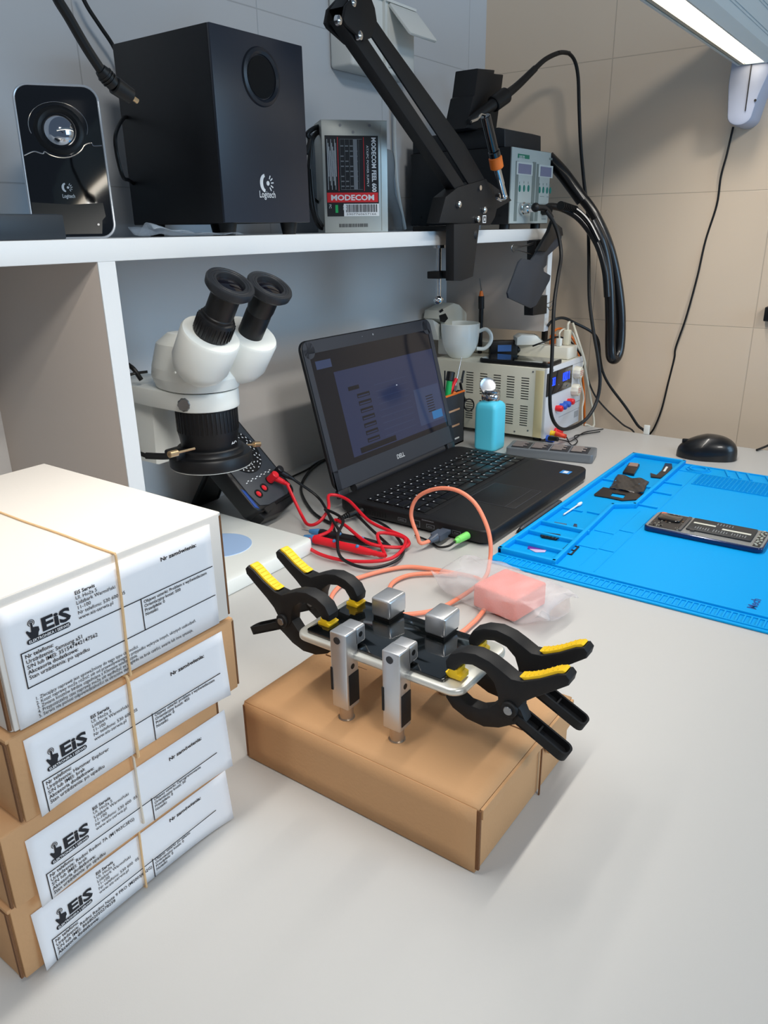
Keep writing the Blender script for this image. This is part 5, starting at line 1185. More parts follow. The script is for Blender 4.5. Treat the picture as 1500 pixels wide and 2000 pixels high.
us = thing('usb_tester', 'small black tester with a dim blue display on the bench power supply', 'tester', (1.52, 0.80, PT))
tc_ = onz(984, 689, PT+0.001); 
q = P(); q.box((1.4985, 0.8000, PT+0.0200), (0.018, 0.0610, 0.0280), bev=0.003, rot=(0, 0, -52)) if False else None
Mu = frame_from(Vector((1.5240, 0.7720, PT+0.0010)), Vector((0.62, -0.78, 0)), Z3)
q.b2((0, 0, 0), (0.0001, 0.0001, 0.0001)) if False else None
q = P(Mu); q.b2((-0.0310, 0.0, -0.009), (0.0310, 0.033, 0.009), bev=0.0028); obj('tester_body', q, BLK, us)
q = P(Mu); q.b2((-0.0140, 0.010, 0.0085), (0.0160, 0.024, 0.0094)); obj('display', q, mat('tester_display', (60, 92, 140), 0.1, emit=(40, 66, 110), estr=0.5), us)
q = P(Mu); q.cyl((0.031, 0.012, 0), (0.055, 0.012, -0.001), 0.0085, 0.003, n=16); q.tube([(0.052, 0.012, -0.001), (0.066, 0.015, -0.004), (0.078, 0.018, -0.006)], 0.0024); obj('plug', q, RUB, us)
cg = thing('usb_charger', 'white block charger with a grey slanted face behind the small black tester', 'charger', (1.56, 0.80, PT))
cc = onz(1030, 668, PT+0.026)
Mc = frame_from(Vector((1.5480, 0.7280, PT+0.0262)), Vector((0.62, -0.78, 0)), Vector((0.78, 0.62, 0)))
q = P(Mc); q.prism([(-0.026, 0), (0.018, 0), (0.036, 0.001), (0.016, 0.020), (-0.016, 0.022), (-0.026, 0.016)], -0.020, 0.020, 'y', bev=0.002); obj('charger_body', q, WPL, cg)
q = P(Mc); Mi = Mc @ frame_from((0.0265, 0, 0.0112), Vector((0.020, 0, -0.019)), Y3); q = P(Mi); q.b2((-0.011, -0.015, -0.001), (0.009, 0.015, 0.0012)); obj('grey_panel', q, mat('charger_grey', (150, 154, 150), 0.25), cg)

# standing pen-like knife behind the cup, power adapter
kf = thing('craft_knife', 'black pen-shaped craft knife with orange collar standing upright behind the cup', 'knife', (1.49, 0.83, PT))
k0, k1, k2, k3 = ony(938, 680, 0.835), ony(940, 603, 0.835), ony(940, 578, 0.835), ony(940, 568, 0.835)
k0 = Vector((k1.x-0.001, 0.835, PT))
q = P(); q.cyl(k0, k1, 0.0048, 0.0052, n=18); q.cyl(k1, k2, 0.0066, n=18, bev=0.0006); obj('handle', q, BLK, kf)
q = P(); q.cyl(k2, k3, 0.0052, 0.0030, n=16); obj('collar', q, ORG, kf, label='orange collar')
q = P(); kt = ony(937, 545, 0.835); q.prism([(k3.x-0.0026, k3.z), (k3.x+0.0026, k3.z), (kt.x+0.001, kt.z), (kt.x-0.002, kt.z+0.002)], 0.8345, 0.8355, 'y'); obj('blade', q, DCHR, kf)
ad = thing('plug_adapter', 'white plug adapter block with a black socket leaning behind the laptop screen', 'adapter', (1.42, 0.86, PT))
apx = [(843, 622), (846, 606), (873, 591), (884, 594), (897, 608), (903, 622), (902, 636), (862, 640), (858, 634)]
q = P(); yA = 0.899; q.prism([(ony(a, b, yA).x, ony(a, b, yA).z) for a, b in apx], yA-0.018, yA+0.022, 'y', bev=0.003); obj('adapter_body', q, mat('adapter_white', (212, 212, 200), 0.4), ad)
q = P(); q.prism([(ony(a, b, yA-0.0184).x, ony(a, b, yA-0.0184).z) for a, b in ((858, 616), (870, 612), (875, 622), (868, 630), (860, 628))], yA-0.0188, yA-0.0178, 'y'); q.prism([(ony(a, b, yA-0.0184).x, ony(a, b, yA-0.0184).z) for a, b in ((858, 607), (864, 603), (866, 607), (860, 611))], yA-0.0188, yA-0.0178, 'y'); obj('socket_holes', q, BLK, ad)
q = P(); q.prism([(ony(a, b, yA-0.005).x, ony(a, b, yA-0.005).z) for a, b in ((842, 624), (858, 634), (862, 660), (854, 664), (846, 640))], yA-0.010, yA+0.010, 'y', bev=0.002); q.b2((1.345, yA-0.012, PT-0.002), (1.43, yA+0.012, PT+0.022)) if False else None
obj('adapter_plate', q, WPL, ad)
q = P(); Aa = ony(866, 640, yA); q.b2((Aa.x-0.0, yA-0.012, PT-0.0004), (Aa.x+0.055, yA+0.014, Aa.z+0.004), bev=0.002); obj('adapter_foot', q, WPL, ad)

# ------------------------------------------------------------------ tool organiser between laptop and power supply
og = thing('tool_organiser', 'dark stepped desk organiser with orange rims between laptop screen and power supply', 'organiser', (1.315, 0.78, 0))
OGM = mat('organiser_dark', (46, 50, 58), 0.5)
ox0, ox1, oy0 = 1.262, 1.345, 0.765
A0 = ony(898, 772, oy0)
q = P(); zt_ = 0.107
for (ya, yb, z_) in ((oy0, oy0+0.028, zt_),):
    w = 0.002
    q.b2((ox0, ya, 0.0), (ox1, ya+w, z_)); q.b2((ox0, yb-w, 0), (ox1, yb, z_)); q.b2((ox0, ya, 0), (ox0+w, yb, z_)); q.b2((ox1-w, ya, 0), (ox1, yb, z_)); q.b2((ox0, ya, 0), (ox1, yb, 0.003))
obj('organiser_body', q, OGM, og)
q = P(); q.b2((ox0-0.0006, oy0-0.0008, zt_-0.0015), (ox1+0.0006, oy0+0.003, zt_+0.0012)); obj('rim', q, ORG, og, label='orange rim')
q = P()
for z_ in (0.072, 0.040): q.b2((ox0+0.014, oy0-0.0010, z_), (ox1-0.02, oy0+0.001, z_+0.0035))
obj('slot_trim', q, mat('slot_beige', (190, 150, 120), 0.5), og)
q = P(); q.b2((ox0+0.045, oy0-0.0008, 0.012), (ox1-0.02, oy0+0.0005, 0.015)); obj('small_mark', q, WPRINT, og)
def stick(name, label, cat, a, b, r, m_, r2=None, y=oy0+0.013, parts=()):
    t = thing(name, label, cat, ony(*a, y), group=None)
    q = P(); A_, B_ = ony(*a, y), ony(*b, y); q.cyl(A_, B_, r, r2, n=14); obj('shaft' if parts else 'body', q, m_, t)
    for nm, a2, b2_, rr, mm2 in parts:
        q = P(); q.cyl(ony(*a2, y), ony(*b2_, y), rr, n=14, bev=min(0.001, rr*0.2)); obj(nm, q, mm2, t)
    return t
stick('tweezers', 'slim dark tweezers pointing up out of the organiser', 'tweezers', (886, 770), (902, 696), 0.0022, DCHR, 0.0006)
stick('screwdriver', 'red screwdriver leaning in the organiser', 'screwdriver', (875, 774), (891, 740), 0.0042, RED, 0.0038)
stick('screwdriver', 'green and black screwdriver standing in the organiser', 'screwdriver', (874, 778), (878, 743), 0.0065, GREEN, 0.0060, parts=(('grip', (878, 744), (881, 726), 0.0085, BLK),))
stick('screwdriver', 'small orange-red capped tool low in the organiser', 'screwdriver', (885, 775), (888, 766), 0.0040, ORG, 0.0040, y=oy0+0.010, parts=(('steel_cap', (888, 764), (889, 753), 0.0050, CHROME),))
stick('file_tool', 'narrow flat steel file standing in the organiser', 'file', (868, 772), (869, 724), 0.0016, BLK, 0.0014)
q = P(); y = 0.775
sc_ = thing('scissors', 'small black-handled scissors hooked on the organiser side beside the power supply', 'scissors', ony(910, 790, y))
Msc = [(903, 722), (907, 722), (906, 742), (903, 744)]
q = P(); q.tube([ony(899, 748, y), ony(903, 768, y), ony(908, 782, y)], 0.0028); q.tube([ony(906, 724, y), ony(903, 738, y), ony(902, 748, y)], 0.0024); obj('handle_arm', q, BLK, sc_)
ring = [ony(916+9.5*math.cos(t_/16*2*PI), 791+11.5*math.sin(t_/16*2*PI), y) for t_ in range(17)]
q = P(); q.tube(ring, 0.0016); obj('ring_handle', q, BLK, sc_)
q = P(); q.tube([ony(900, 740, y), ony(901, 800, y), ony(904, 822, y)], 0.0013); obj('blade', q, CHROME, sc_)

# ------------------------------------------------------------------ blue pump bottle
bb = onz(957, 874, 0.0)
bc = Vector((1.3290, 0.6960, 0.0004))
bt = thing('pump_bottle', 'turquoise square bottle with a steel pump top standing behind the laptop', 'bottle', bc)
BTM = mat('bottle_blue', (92, 212, 240), 0.38, spec=0.4)
q = P(); wB = 0.0485
def sec(z, s, r): return [(bc.x+a, bc.y+b, z) for a, b in rrect(wB*s, wB*s, r*s, 6)]
b = bmesh.new(); rings = []
for z, s, r in ((0.0, 0.90, 0.009), (0.002, 0.97, 0.009), (0.005, 1.0, 0.009), (0.083, 1.0, 0.009), (0.090, 0.96, 0.011), (0.094, 0.86, 0.014), (0.0965, 0.68, 0.018), (0.098, 0.62, 0.020)):
    rings.append([b.verts.new(v) for v in sec(z+0.0004, s, min(r, wB*0.49))])
n = len(rings[0])
for a, c in zip(rings, rings[1:]):
    for i in range(n): b.faces.new((a[i], a[(i+1) % n], c[(i+1) % n], c[i]))
b.faces.new(rings[0][::-1]); b.faces.new(rings[-1]); q.add(b); obj('bottle_body', q, BTM, bt, ang=50)
q = P(); q.lathe([(0.014, 0.097), (0.0165, 0.097), (0.0185, 0.100), (0.0190, 0.108), (0.0175, 0.111), (0.0185, 0.113), (0.0185, 0.117), (0.0150, 0.120), (0, 0.1205)], Matrix.Translation((bc.x, bc.y, 0)), 40); obj('pump_collar', q, CHROME, bt)
fc_ = ony(952, 754, bc.y+0.006)
fn = Vector((-0.62, -0.66, 0.42)).normalized()
q = P(); q.lathe([(0, 0.0026), (0.010, 0.0028), (0.0150, 0.0034), (0.0162, 0.0040), (0.0168, 0.0025), (0.0150, 0.0005), (0, -0.0025)], along(fc_, fc_+fn), 40); q.tube([Vector((bc.x+0.004, bc.y+0.012, 0.117)), Vector((bc.x+0.006, bc.y+0.014, 0.125)), fc_-fn*0.002-Z3*0.008], 0.0022); obj('pump_lid', q, mat('polished_lid', (190, 192, 194), 0.3, metal=1.0), bt, label='round steel flip lid')

# ------------------------------------------------------------------ screwdriver bit set
bs = thing('bit_case', 'long grey aluminium case of screwdriver bits in front of the power supply', 'tool case', (1.345, 0.565, 0))
Mb = frame_from((1.3430, 0.5680, 0.0004), Vector((0.22, -0.975, 0)), Vector((0.975, 0.22, 0)))
q = P(Mb); q.prism(rrect(0.166, 0.060, 0.006, 4), 0, 0.0165, 'z', bev=0.0015); obj('case', q, mat('case_grey', (118, 124, 130), 0.35, metal=0.3), bs)
q = P(Mb)
for i in range(4): q.b2((-0.075+0.0375*i, -0.023, 0.0162), (-0.0405+0.0375*i, 0.020, 0.0172), bev=0.0005)
obj('insert_tray', q, mat('tray_dark', (44, 46, 50), 0.5), bs)
BITM = mat('bit_steel', (160, 150, 146), 0.35, metal=0.7)
for i in range(4):
    for k_ in range(5):
        q = P(Mb); q.cyl((-0.0725+0.0375*i, -0.017+0.0080*k_, 0.0186), (-0.0520+0.0375*i+0.006*(k_ % 2), -0.017+0.0080*k_, 0.0186), 0.0017, n=8); obj('bit', q, BITM, bs)

# ------------------------------------------------------------------ computer mouse
mo = thing('computer_mouse', 'black wireless mouse on the worktop beyond the blue mat', 'mouse', (1.488, 0.318, 0))
def mousef(u, v, k=1.0, zb=0.0):
    a = 2*PI*u; r = math.sin(PI/2*min(1, v*1.0)); t = math.cos(a)
    ex = 0.056 if math.cos(a) > 0 else 0.052; ey = 0.035*(1.0+0.16*math.cos(a)**2*(1 if math.cos(a) > 0 else -0.9))+0.004*math.sin(a)
    x = ex*math.cos(a)*r*k; y = ey*math.sin(a)*r*k
    h = 0.043*math.cos(PI/2*v)**0.62*(1-0.25*(x/0.056)*-1*0.6-0.1*abs(x/0.056)) if v < 1 else 0
    return x, y, max(0.0, h)
Mm = frame_from((1.490, 0.318, 0.0022), Vector((0.30, -0.95, 0)), Vector((0.95, 0.30, 0)))
q = P(Mm); q.grid(lambda u, v: Vector(mousef(u, v)), 48, 18); q.prism([mousef(i/48, 1.0)[:2] for i in range(48)], -0.0015, 0.0006, 'z'); obj('mouse_shell', q, mat('mouse_black', (14, 15, 18), 0.32, coat=0.25), mo)
q = P(Mm); q.box((-0.034, 0.002, 0.0268), (0.020, 0.0050, 0.010), bev=0.002); obj('scroll_wheel', q, RUB, mo)
q = P(Mm); q.prism([(0.90*a, 0.90*b) for a, b in [mousef(i/40, 1.0)[:2] for i in range(40)]], -0.0020, -0.0008, 'z'); obj('mouse_foot', q, RUB, mo)

# ------------------------------------------------------------------ grey precision driver
pn = thing('precision_driver', 'slim dark grey pen-shaped driver lying between the laptop and blue mat', 'screwdriver', (1.00, 0.437, 0))
pA, pB = Vector((0.930, 0.4400, 0.0055)), Vector((1.088, 0.4400, 0.0055))
q = P(); q.cyl(pA+Vector((0.022, 0, 0)), pB, 0.0048, n=8, bev=0.001); q.cyl(pA+Vector((0.014, 0, 0)), pA+Vector((0.022, 0, 0)), 0.0034, 0.0048, n=16); obj('driver_body', q, mat('driver_grey', (72, 76, 84), 0.35, metal=0.4), pn)
q = P(); q.cyl(pA+Vector((0.008, 0, 0)), pA+Vector((0.014, 0, 0)), 0.0026, n=14); q.cyl(pA, pA+Vector((0.009, 0, 0)), 0.0004, 0.0016, n=10); obj('driver_tip', q, RUB, pn)

# ------------------------------------------------------------------ blue silicone repair mat
mtb = thing('repair_mat', 'bright blue silicone repair mat with raised trays and ruler edge', 'mat', (1.12, 0.25, 0))
bx0, bx1, by0, by1 = 0.829, 1.4185, 0.074, 0.4330
MZ = 0.0028
q = P(); q.prism(rrect(bx1-bx0, by1-by0-0.0, 0.010, 5, (bx0+bx1)/2, (by0+by1)/2), 0.0002, MZ, 'z', bev=0.0008); obj('mat_sheet', q, BLUEM, mtb)
def wall(q, pts, z0, z1, w, closed=False):
    n = len(pts); m = n if closed else n-1
    for i in range(m):
        a, b = Vector(pts[i]), Vector(pts[(i+1) % n]); d = (b-a); L = d.length; ang = math.degrees(math.atan2(d.y, d.x)); c = (a+b)/2
        q.box((c.x, c.y, (z0+z1)/2), (L+w, w, z1-z0), bev=min(w, z1-z0)*0.18, rot=(0, 0, ang))
TZ = 0.0105
w1, w2 = onz(1067, 1093, TZ), onz(1193, 988, TZ); w3 = onz(1250, 984, TZ); w4 = onz(1337, 903, TZ)
outer = [(0.8645, 0.4300), (1.4140, 0.4300), (1.4140, 0.3370), (1.1360, 0.3360), (1.1150, 0.3640), (0.8645, 0.3520)]
q = P(); wall(q, outer, MZ-0.0005, TZ, 0.0062, True)
dX = [onz(1065, 1058, 0.009).x, onz(1088, 1036, 0.009).x, onz(1110, 1014, 0.009).x]
dX = [0.905, 0.948, 0.991]
for x in dX: wall(q, [(x, 0.428), (x, 0.356)], MZ-0.0005, TZ-0.0015, 0.0055)
q.b2((0.8645, 0.352, MZ-0.0005), (1.036, 0.366, TZ-0.004)) if False else None
wall(q, [(1.072, 0.428), (1.072, 0.398)], MZ-0.0005, 0.0055, 0.004)
wall(q, [(1.075, 0.388), (1.075, 0.365)], MZ-0.0005, 0.0055, 0.003)
wall(q, [(1.243, 0.428), (1.243, 0.405)], MZ-0.0005, 0.0065, 0.004); wall(q, [(1.243, 0.362), (1.243, 0.341)], MZ-0.0005, 0.0065, 0.008)
obj('tray_walls', q, BLUEM, mtb, label='raised walls of the parts tray')
q = P()
for x in (1.150, 1.225, 1.285): wall(q, [(x, 0.334), (x, 0.307)], MZ-0.0005, MZ+0.0030, 0.0045)
wall(q, [(0.874, 0.3010), (1.365, 0.3010)], MZ-0.0004, MZ+0.0006, 0.0012)
for x, ya, yb in ((0.945, 0.350, 0.325), (1.010, 0.352, 0.325), (0.948, 0.322, 0.303), (1.030, 0.322, 0.303)): wall(q, [(x, ya), (x, yb)], MZ-0.0004, MZ+0.0012, 0.0018)
wall(q, [(0.880, 0.3230), (0.948, 0.3230)], MZ-0.0004, MZ+0.0004, 0.0008); wall(q, [(0.955, 0.3235), (1.125, 0.3235)], MZ-0.0004, MZ+0.0004, 0.0008)
wall(q, [(1.3705, 0.3350), (1.3705, 0.0800)], MZ-0.0004, MZ+0.0012, 0.0028); wall(q, [(1.4140, 0.3350), (1.4140, 0.0800)], MZ-0.0004, MZ+0.0016, 0.0040)
for y in (0.262, 0.243, 0.226, 0.195, 0.170): wall(q, [(1.376, y-0.012), (1.408, y)], MZ-0.0004, MZ+0.0026, 0.0042)
q.lathe([(0.0120, MZ-0.0004), (0.0125, MZ+0.0034), (0.0150, MZ+0.0034), (0.0160, MZ-0.0004)], Matrix.Translation((1.392, 0.305, 0)), 36)
q.lathe([(0.0185, MZ-0.0004), (0.0190, MZ+0.0022), (0.0210, MZ+0.0022), (0.0215, MZ-0.0004)], Matrix.Translation((1.392, 0.305, 0)), 36)
obj('raised_ribs', q, BLUEM, mtb)
q = P()      # perforated pad: lattice of ribs
for i in range(13): wall(q, [(1.303+0.0052*i, 0.2930), (1.303+0.0052*i, 0.0850)], MZ-0.0004, MZ+0.0016, 0.0014)
for i in range(32): wall(q, [(1.303, 0.2930-0.0067*i), (1.3655, 0.2930-0.0067*i)], MZ-0.0004, MZ+0.0016, 0.0016)
obj('lattice_pad', q, BLUEM, mtb)
q = P()      # ruler edge with its ladder of ribs
wall(q, [(0.8345, 0.4280), (0.8345, 0.0790)], MZ-0.0004, MZ+0.0014, 0.0022); wall(q, [(0.8555, 0.4280), (0.8555, 0.0790)], MZ-0.0004, MZ+0.0014, 0.0022); wall(q, [(0.8625, 0.352), (0.8625, 0.0790)], MZ-0.0004, MZ+0.0026, 0.0040)
y = 0.4140
while y > 0.084:
    wall(q, [(0.8370, y), (0.8540, y)], MZ-0.0004, MZ+0.0014, 0.0022); y -= 0.0071
obj('ruler_edge', q, BLUEM, mtb)
q = P(); q.text('Mecha', (0.893, 0.100, MZ), X3, Y3*-1, size=0.001) if False else None
c = onz(1483, 1190, MZ); q.text('Mech', (c.x-0.004, c.y+0.003, MZ+0.0002), Vector((1, 0, 0)), Y3, size=0.014, bold=0.02)
obj('mat_lettering', q, mat('mat_ink', (10, 70, 150), 0.5), mtb)

# open phone lying on the mat
op = thing('opened_phone', 'opened phone with battery and circuit board exposed on the blue mat', 'phone', (1.084, 0.213, MZ))
oz = MZ+0.0003
NAVY = mat('phone_navy', (18, 38, 86), 0.2, metal=0.3, coat=0.6); PCB = mat('circuit_board', (52, 48, 46), 0.5, var=0.5, vscale=900); MGREY = mat('midframe_grey', (150, 152, 152), 0.4, metal=0.4, var=0.25, vscale=500)
cxp, cyp = 1.0835, 0.2150
q = P(); q.prism(rrect(0.072, 0.160, 0.009, 6, cxp, cyp), oz, oz+0.0075, 'z', bev=0.0018, seg=3); obj('phone_shell', q, NAVY, op)
q = P(); q.prism(rrect(0.0685, 0.1565, 0.008, 6, cxp, cyp), oz+0.0070, oz+0.0080, 'z'); obj('mid_frame', q, MGREY, op)
q = P(); q.prism([(1.0525, 0.2890), (1.1145, 0.2890), (1.1145, 0.2490), (1.0525, 0.2490)], oz+0.0078, oz+0.0086, 'z'); mb = obj('logic_board', q, PCB, op)
q = P(); q.prism(rrect(0.026, 0.032, 0.006, 5, 1.092, 0.2690), oz+0.0084, oz+0.0118, 'z', bev=0.001); obj('camera_module', q, BLKG, mb)
random.seed(9); q = P()
for i in range(60):
    x = random.uniform(1.054, 1.113); y = random.uniform(0.2435, 0.288)
    if abs(x-1.092) < 0.015 and abs(y-0.269) < 0.018: continue
    q.slot(random.choice((0, 0, 1, 2))); s_ = random.uniform(0.0008, 0.0030); q.box((x, y, oz+0.0092), (s_, random.uniform(0.001, 0.0035), 0.0012))
obj('board_components', q, [mat('chip_silver', (170, 168, 158), 0.35, metal=0.5), mat('chip_tan', (120, 100, 80), 0.5), mat('chip_dark', (24, 24, 26), 0.4)], mb, kind='stuff')
q = P(); q.box((1.107, 0.2825, oz+0.0100), (0.008, 0.007, 0.002), bev=0.0005); obj('copper_part', q, mat('copper', (214, 116, 80), 0.4), mb, label='small copper-coloured part')
q = P(); q.prism(rrect(0.050, 0.086, 0.002, 3, 1.0885, 0.1965), oz+0.0078, oz+0.0102, 'z', bev=0.0004); bat = obj('battery', q, mat('battery_dark', (40, 44, 48), 0.4), op)
q = P(); q.box((1.092, 0.2205, oz+0.0106), (0.0045, 0.030, 0.0006)); q.box((1.086, 0.1765, oz+0.0106), (0.0052, 0.038, 0.0006)); obj('pull_strips', q, mat('strip_ivory', (218, 218, 204), 0.5), bat, label='two pale adhesive strips')
q = P()
for i in range(20):
    if i % 7 == 6: continue
    q.box((1.0745, 0.2290-0.0035*i, oz+0.01035), (0.010 if i % 3 else 0.006, 0.0012, 0.0003)); 
    if i > 5 and i < 14: q.box((1.1030, 0.2330-0.0040*i, oz+0.01035), (0.008, 0.0012, 0.0003))
obj('battery_print', q, mat('battery_ink', (130, 134, 136), 0.5), bat)
q = P(); q.prism([(1.0525, 0.1490), (1.1145, 0.1490), (1.1145, 0.1400), (1.0525, 0.1400)], oz+0.0078, oz+0.0088, 'z'); q.slot(1)
for i in range(16): q.box((1.055+0.0038*i, 0.1445+0.003*math.sin(i*2.3), oz+0.0094), (0.0022, 0.003, 0.0014))
obj('lower_board', q, [PCB, mat('board_light', (184, 190, 180), 0.4)], op)
q = P(); q.box((1.0830, 0.2455, oz+0.0100), (0.060, 0.0045, 0.0012), bev=0.0004); q.box((1.0620, 0.2300, oz+0.0100), (0.003, 0.006, 0.002)); obj('flex_bar', q, mat('flex_grey', (86, 84, 84), 0.4, metal=0.3), op)

# loose phone parts in the tray
def flat(name, pts, z, t_, m_, label, cat='phone part', bev=0.0003, group=None):
    q = P(); q.prism([(onz(a, b, z).x, onz(a, b, z).y) for a, b in pts], z, z+t_, 'z', bev=bev); return obj(name, q, m_, label=label, cat=cat, group=group)
fz = MZ+0.0004
FLEX = mat('flex_black', (34, 30, 30), 0.35, var=0.4, vscale=400)
t = thing('camera_part', 'small dark camera part with tan top in the far left of the mat tray', 'phone part', onz(1230, 922, fz))
q = P(); q.prism([(onz(a, b, fz).x, onz(a, b, fz).y) for a, b in ((1216, 926), (1228, 908), (1249, 911), (1238, 930))], fz, fz+0.0045, 'z', bev=0.0005); obj('part_body', q, FLEX, t)
q = P(); q.prism([(onz(a, b, fz+0.0046).x, onz(a, b, fz+0.0046).y) for a, b in ((1227, 910), (1231, 904), (1247, 906), (1245, 912))], fz+0.0044, fz+0.0056, 'z'); obj('tan_top', q, mat('tan_foil', (150, 124, 112), 0.4), t)
t = thing('flex_ribbon', 'bent dark flex ribbon with a white bar at the far end of the tray', 'phone part', onz(1295, 925, fz))
q = P(); q.prism([(onz(a, b, fz).x, onz(a, b, fz).y) for a, b in ((1282, 929), (1292, 920), (1299, 906), (1312, 907), (1313, 915), (1303, 926), (1290, 935), (1271, 933), (1270, 925))], fz, fz+0.0018, 'z', bev=0.0003); obj('ribbon', q, FLEX, t)
q = P(); q.prism([(onz(a, b, fz+0.002).x, onz(a, b, fz+0.002).y) for a, b in ((1295, 920), (1301, 911), (1305, 912), (1299, 921))], fz+0.0016, fz+0.0022, 'z'); obj('white_bar', q, WPL, t)
t = thing('camera_cover', 'dark camera cover plate with a rectangular opening and crumpled foil in the tray', 'phone part', onz(1210, 965, fz))
def W2(a, b): v = onz(a, b, fz); return (v.x, v.y)
hole = [(1196, 964), (1192, 970), (1217, 975), (1222, 968)]
q = P()
for poly in ([(1160, 967), (1178, 953), (1200, 957), (1196, 964), (1192, 970), (1186, 973), (1161, 969)], [(1200, 957), (1240, 964), (1222, 968), (1196, 964)], [(1240, 964), (1259, 966), (1258, 972), (1246, 977), (1217, 975), (1222, 968)], [(1192, 970), (1217, 975), (1246, 977), (1215, 979), (1186, 973)]):
    q.prism([W2(a, b) for a, b in poly], fz, fz+0.0016, 'z')
obj('cover_plate', q, FLEX, t)
q = P()
def foil(u, v):
    a = onz(1207, 925, fz+0.004).lerp(onz(1268, 939, fz+0.003), u); b = onz(1190, 955, fz+0.001).lerp(onz(1255, 966, fz+0.001), u)
    w = a.lerp(b, v); w.z = fz+0.0030+0.0020*math.sin(11*u+3*v)*math.sin(6*v+u*2)+0.0008*math.sin(31*u)*math.sin(23*v); w.x += 0.001*math.sin(9*u); return w
q.grid(foil, 26, 14); obj('graphite_foil', q, mat('graphite_foil', (66, 64, 64), 0.3, metal=0.5), t, solid=0.0002)
flat('sim_card', [(1032, 1066), (1036, 1061), (1070, 1067), (1067, 1075), (1030, 1072)], fz, 0.0008, mat('purple_card', (104, 44, 150), 0.35), 'small purple card in the nearest compartment of the tray', 'card')
flat('metal_shim', [(1034, 1073), (1036, 1069), (1068, 1074), (1064, 1079), (1046, 1079)], fz, 0.0005, mat('shim_lilac', (196, 180, 214), 0.4), 'pale thin metal shim partly under the purple card', 'phone part')
t = thing('speaker_module', 'black speaker module in the second compartment of the tray', 'phone part', onz(1075, 1050, fz))
q = P(); q.prism([W2(a, b) for a, b in ((1055, 1048), (1060, 1042), (1094, 1047), (1096, 1052), (1086, 1056), (1058, 1051))], fz, fz+0.0030, 'z', bev=0.0005); obj('module_body', q, FLEX, t)
q = P()
for i in range(5): v = onz(1062+7*i, 1047+1.2*i, fz+0.003); q.box((v.x, v.y, fz+0.0034), (0.003, 0.0022, 0.0008))
obj('contacts', q, MATS['chip_dark'], t)
flat('foam_strip', [(1081, 1023), (1083, 1020), (1107, 1024), (1105, 1028)], fz, 0.0010, mat('foam_grey', (60, 96, 124), 0.7), 'thin grey foam strip in the third compartment of the tray', 'phone part')
flat('small_bracket', [(1118, 1034), (1121, 1026), (1127, 1027), (1127, 1032)], fz, 0.0030, mat('bracket_dark', (40, 60, 90), 0.5), 'tiny dark bracket in the corner of the third compartment', 'phone part')
t = thing('sim_tray', 'black rectangular tray frame with two openings lying on the mat', 'phone part', onz(1112, 1073, fz))
q = P(); stp = [onz(a, b, fz+0.0005) for a, b in ((1095, 1078), (1110, 1064), (1130, 1068), (1116, 1083))]
wall(q, [(v.x, v.y) for v in stp], fz, fz+0.0012, 0.0022, True); md1 = (stp[0]+stp[1])/2; md2 = (stp[2]+stp[3])/2; wall(q, [(md1.x, md1.y), (md2.x, md2.y)], fz, fz+0.0012, 0.0016); obj('tray_frame', q, RUB, t)
t = thing('cotton_swab', 'white cotton swab lying in the tray compartment', 'cotton swab', onz(1115, 993, fz))
s0, s1 = onz(1101, 1005, fz+0.002), onz(1134, 983, fz+0.0028)
q = P(); q.cyl(s0, s1, 0.0013, n=10); obj('stick', q, WPL, t)
q = P(); q.tube([s1-(s1-s0).normalized()*0.010, s1-(s1-s0).normalized()*0.004, s1+(s1-s0).normalized()*0.003], 0.0027, n=12, rr=lambda t: 0.55+0.45*math.sin(PI*min(1, 0.15+0.75*t))); obj('cotton_tip', q, mat('cotton', (238, 240, 240), 0.9, bump=0.4, bscale=1200), t)

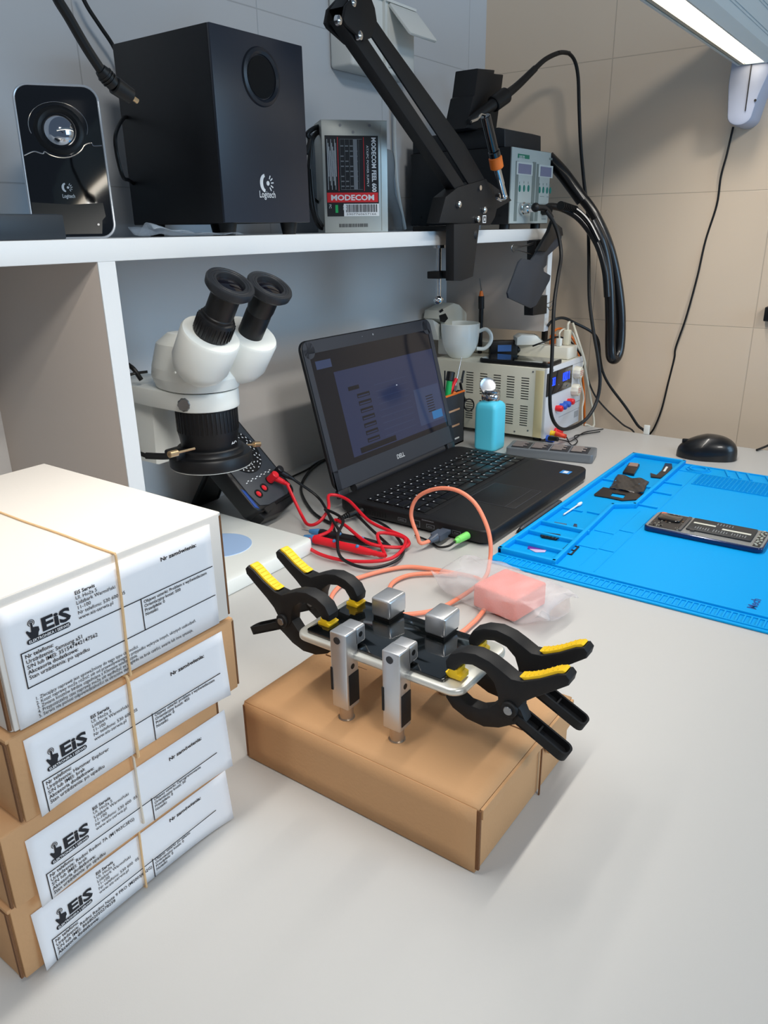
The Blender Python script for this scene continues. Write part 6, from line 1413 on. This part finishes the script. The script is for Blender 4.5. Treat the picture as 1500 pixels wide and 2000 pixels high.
# ------------------------------------------------------------------ pink sponge in a clear bag
sg = thing('bagged_sponge', 'salmon pink sponge block inside a crinkled clear bag on the worktop', 'sponge', (0.735, 0.350, 0))
q = P(); Mg = frame_from((0.7320, 0.3500, 0.0012), Vector((0.98, -0.16, 0)), Vector((0.16, 0.98, 0)))
q = P(Mg); q.box((0, 0, 0.0150), (0.062, 0.060, 0.0290), bev=0.003, seg=3); obj('sponge_block', q, mat('sponge_pink', (252, 118, 96), 0.8, bump=0.5, bscale=600), sg)
q = P(Mg); random.seed(21)
def bag(u, v):
    a = 2*PI*v; s_ = 2*u-1
    taper = (1-abs(s_)**3.2)
    w = 0.0395*(0.80+0.20*taper)*(1+0.05*math.sin(17*u+3*a)); h = 0.0172*(taper**0.55)+0.0014
    ca, sa = math.cos(a), math.sin(a); p_ = 0.55
    x = w*abs(ca)**p_*(1 if ca > 0 else -1); z = h*abs(sa)**p_*(1 if sa > 0 else -1)
    wr = 0.0008*math.sin(15*u+3*a)+0.0005*math.sin(33*u-5*a)+0.0003*math.sin(51*u+7*a)
    y = 0.080*s_+0.006*math.sin(3*a)*abs(s_)**4
    return Vector((x+wr, -y+0.012, max(0.0002, z+0.0172+wr+(0.006*math.sin(2.2*a)+0.004)*max(0, abs(s_)-0.7)*3)))
q.grid(bag, 60, 48)
obj('plastic_bag', q, mat('bag_clear', (228, 226, 228), 0.3, alpha=0.22, spec=0.6, bump=0.12, bscale=120), sg, label='crinkled clear plastic bag', solid=0.00015)

# ------------------------------------------------------------------ small things at the worktop's far edge
q = P(); c = onz(1258, 851, 0.0); q.b2((1.600, c.y-0.006, 0.0003), (1.6045, c.y+0.006, 0.020), bev=0.001); obj('edge_clip', q, WPL, label='small white plastic piece standing at the far edge of the worktop', cat='clip')
cable('desk_cable', [onz(1478, 879, 0.003), onz(1500, 870, 0.005), onz(1520, 862, 0.006)+Vector((0, 0, 0.004))], 0.0022, RUB, 'short end of a black cable at the right edge beyond the mouse')
q = P(); c = onx(1499, 612, XW); q.b2((XW-0.02, c.y-0.05, c.z-0.014), (XW, c.y+0.003, c.z+0.014), bev=0.002); obj('wall_fitting', q, BLK, label='small black fitting on the tiled wall at the right edge', cat='fitting')
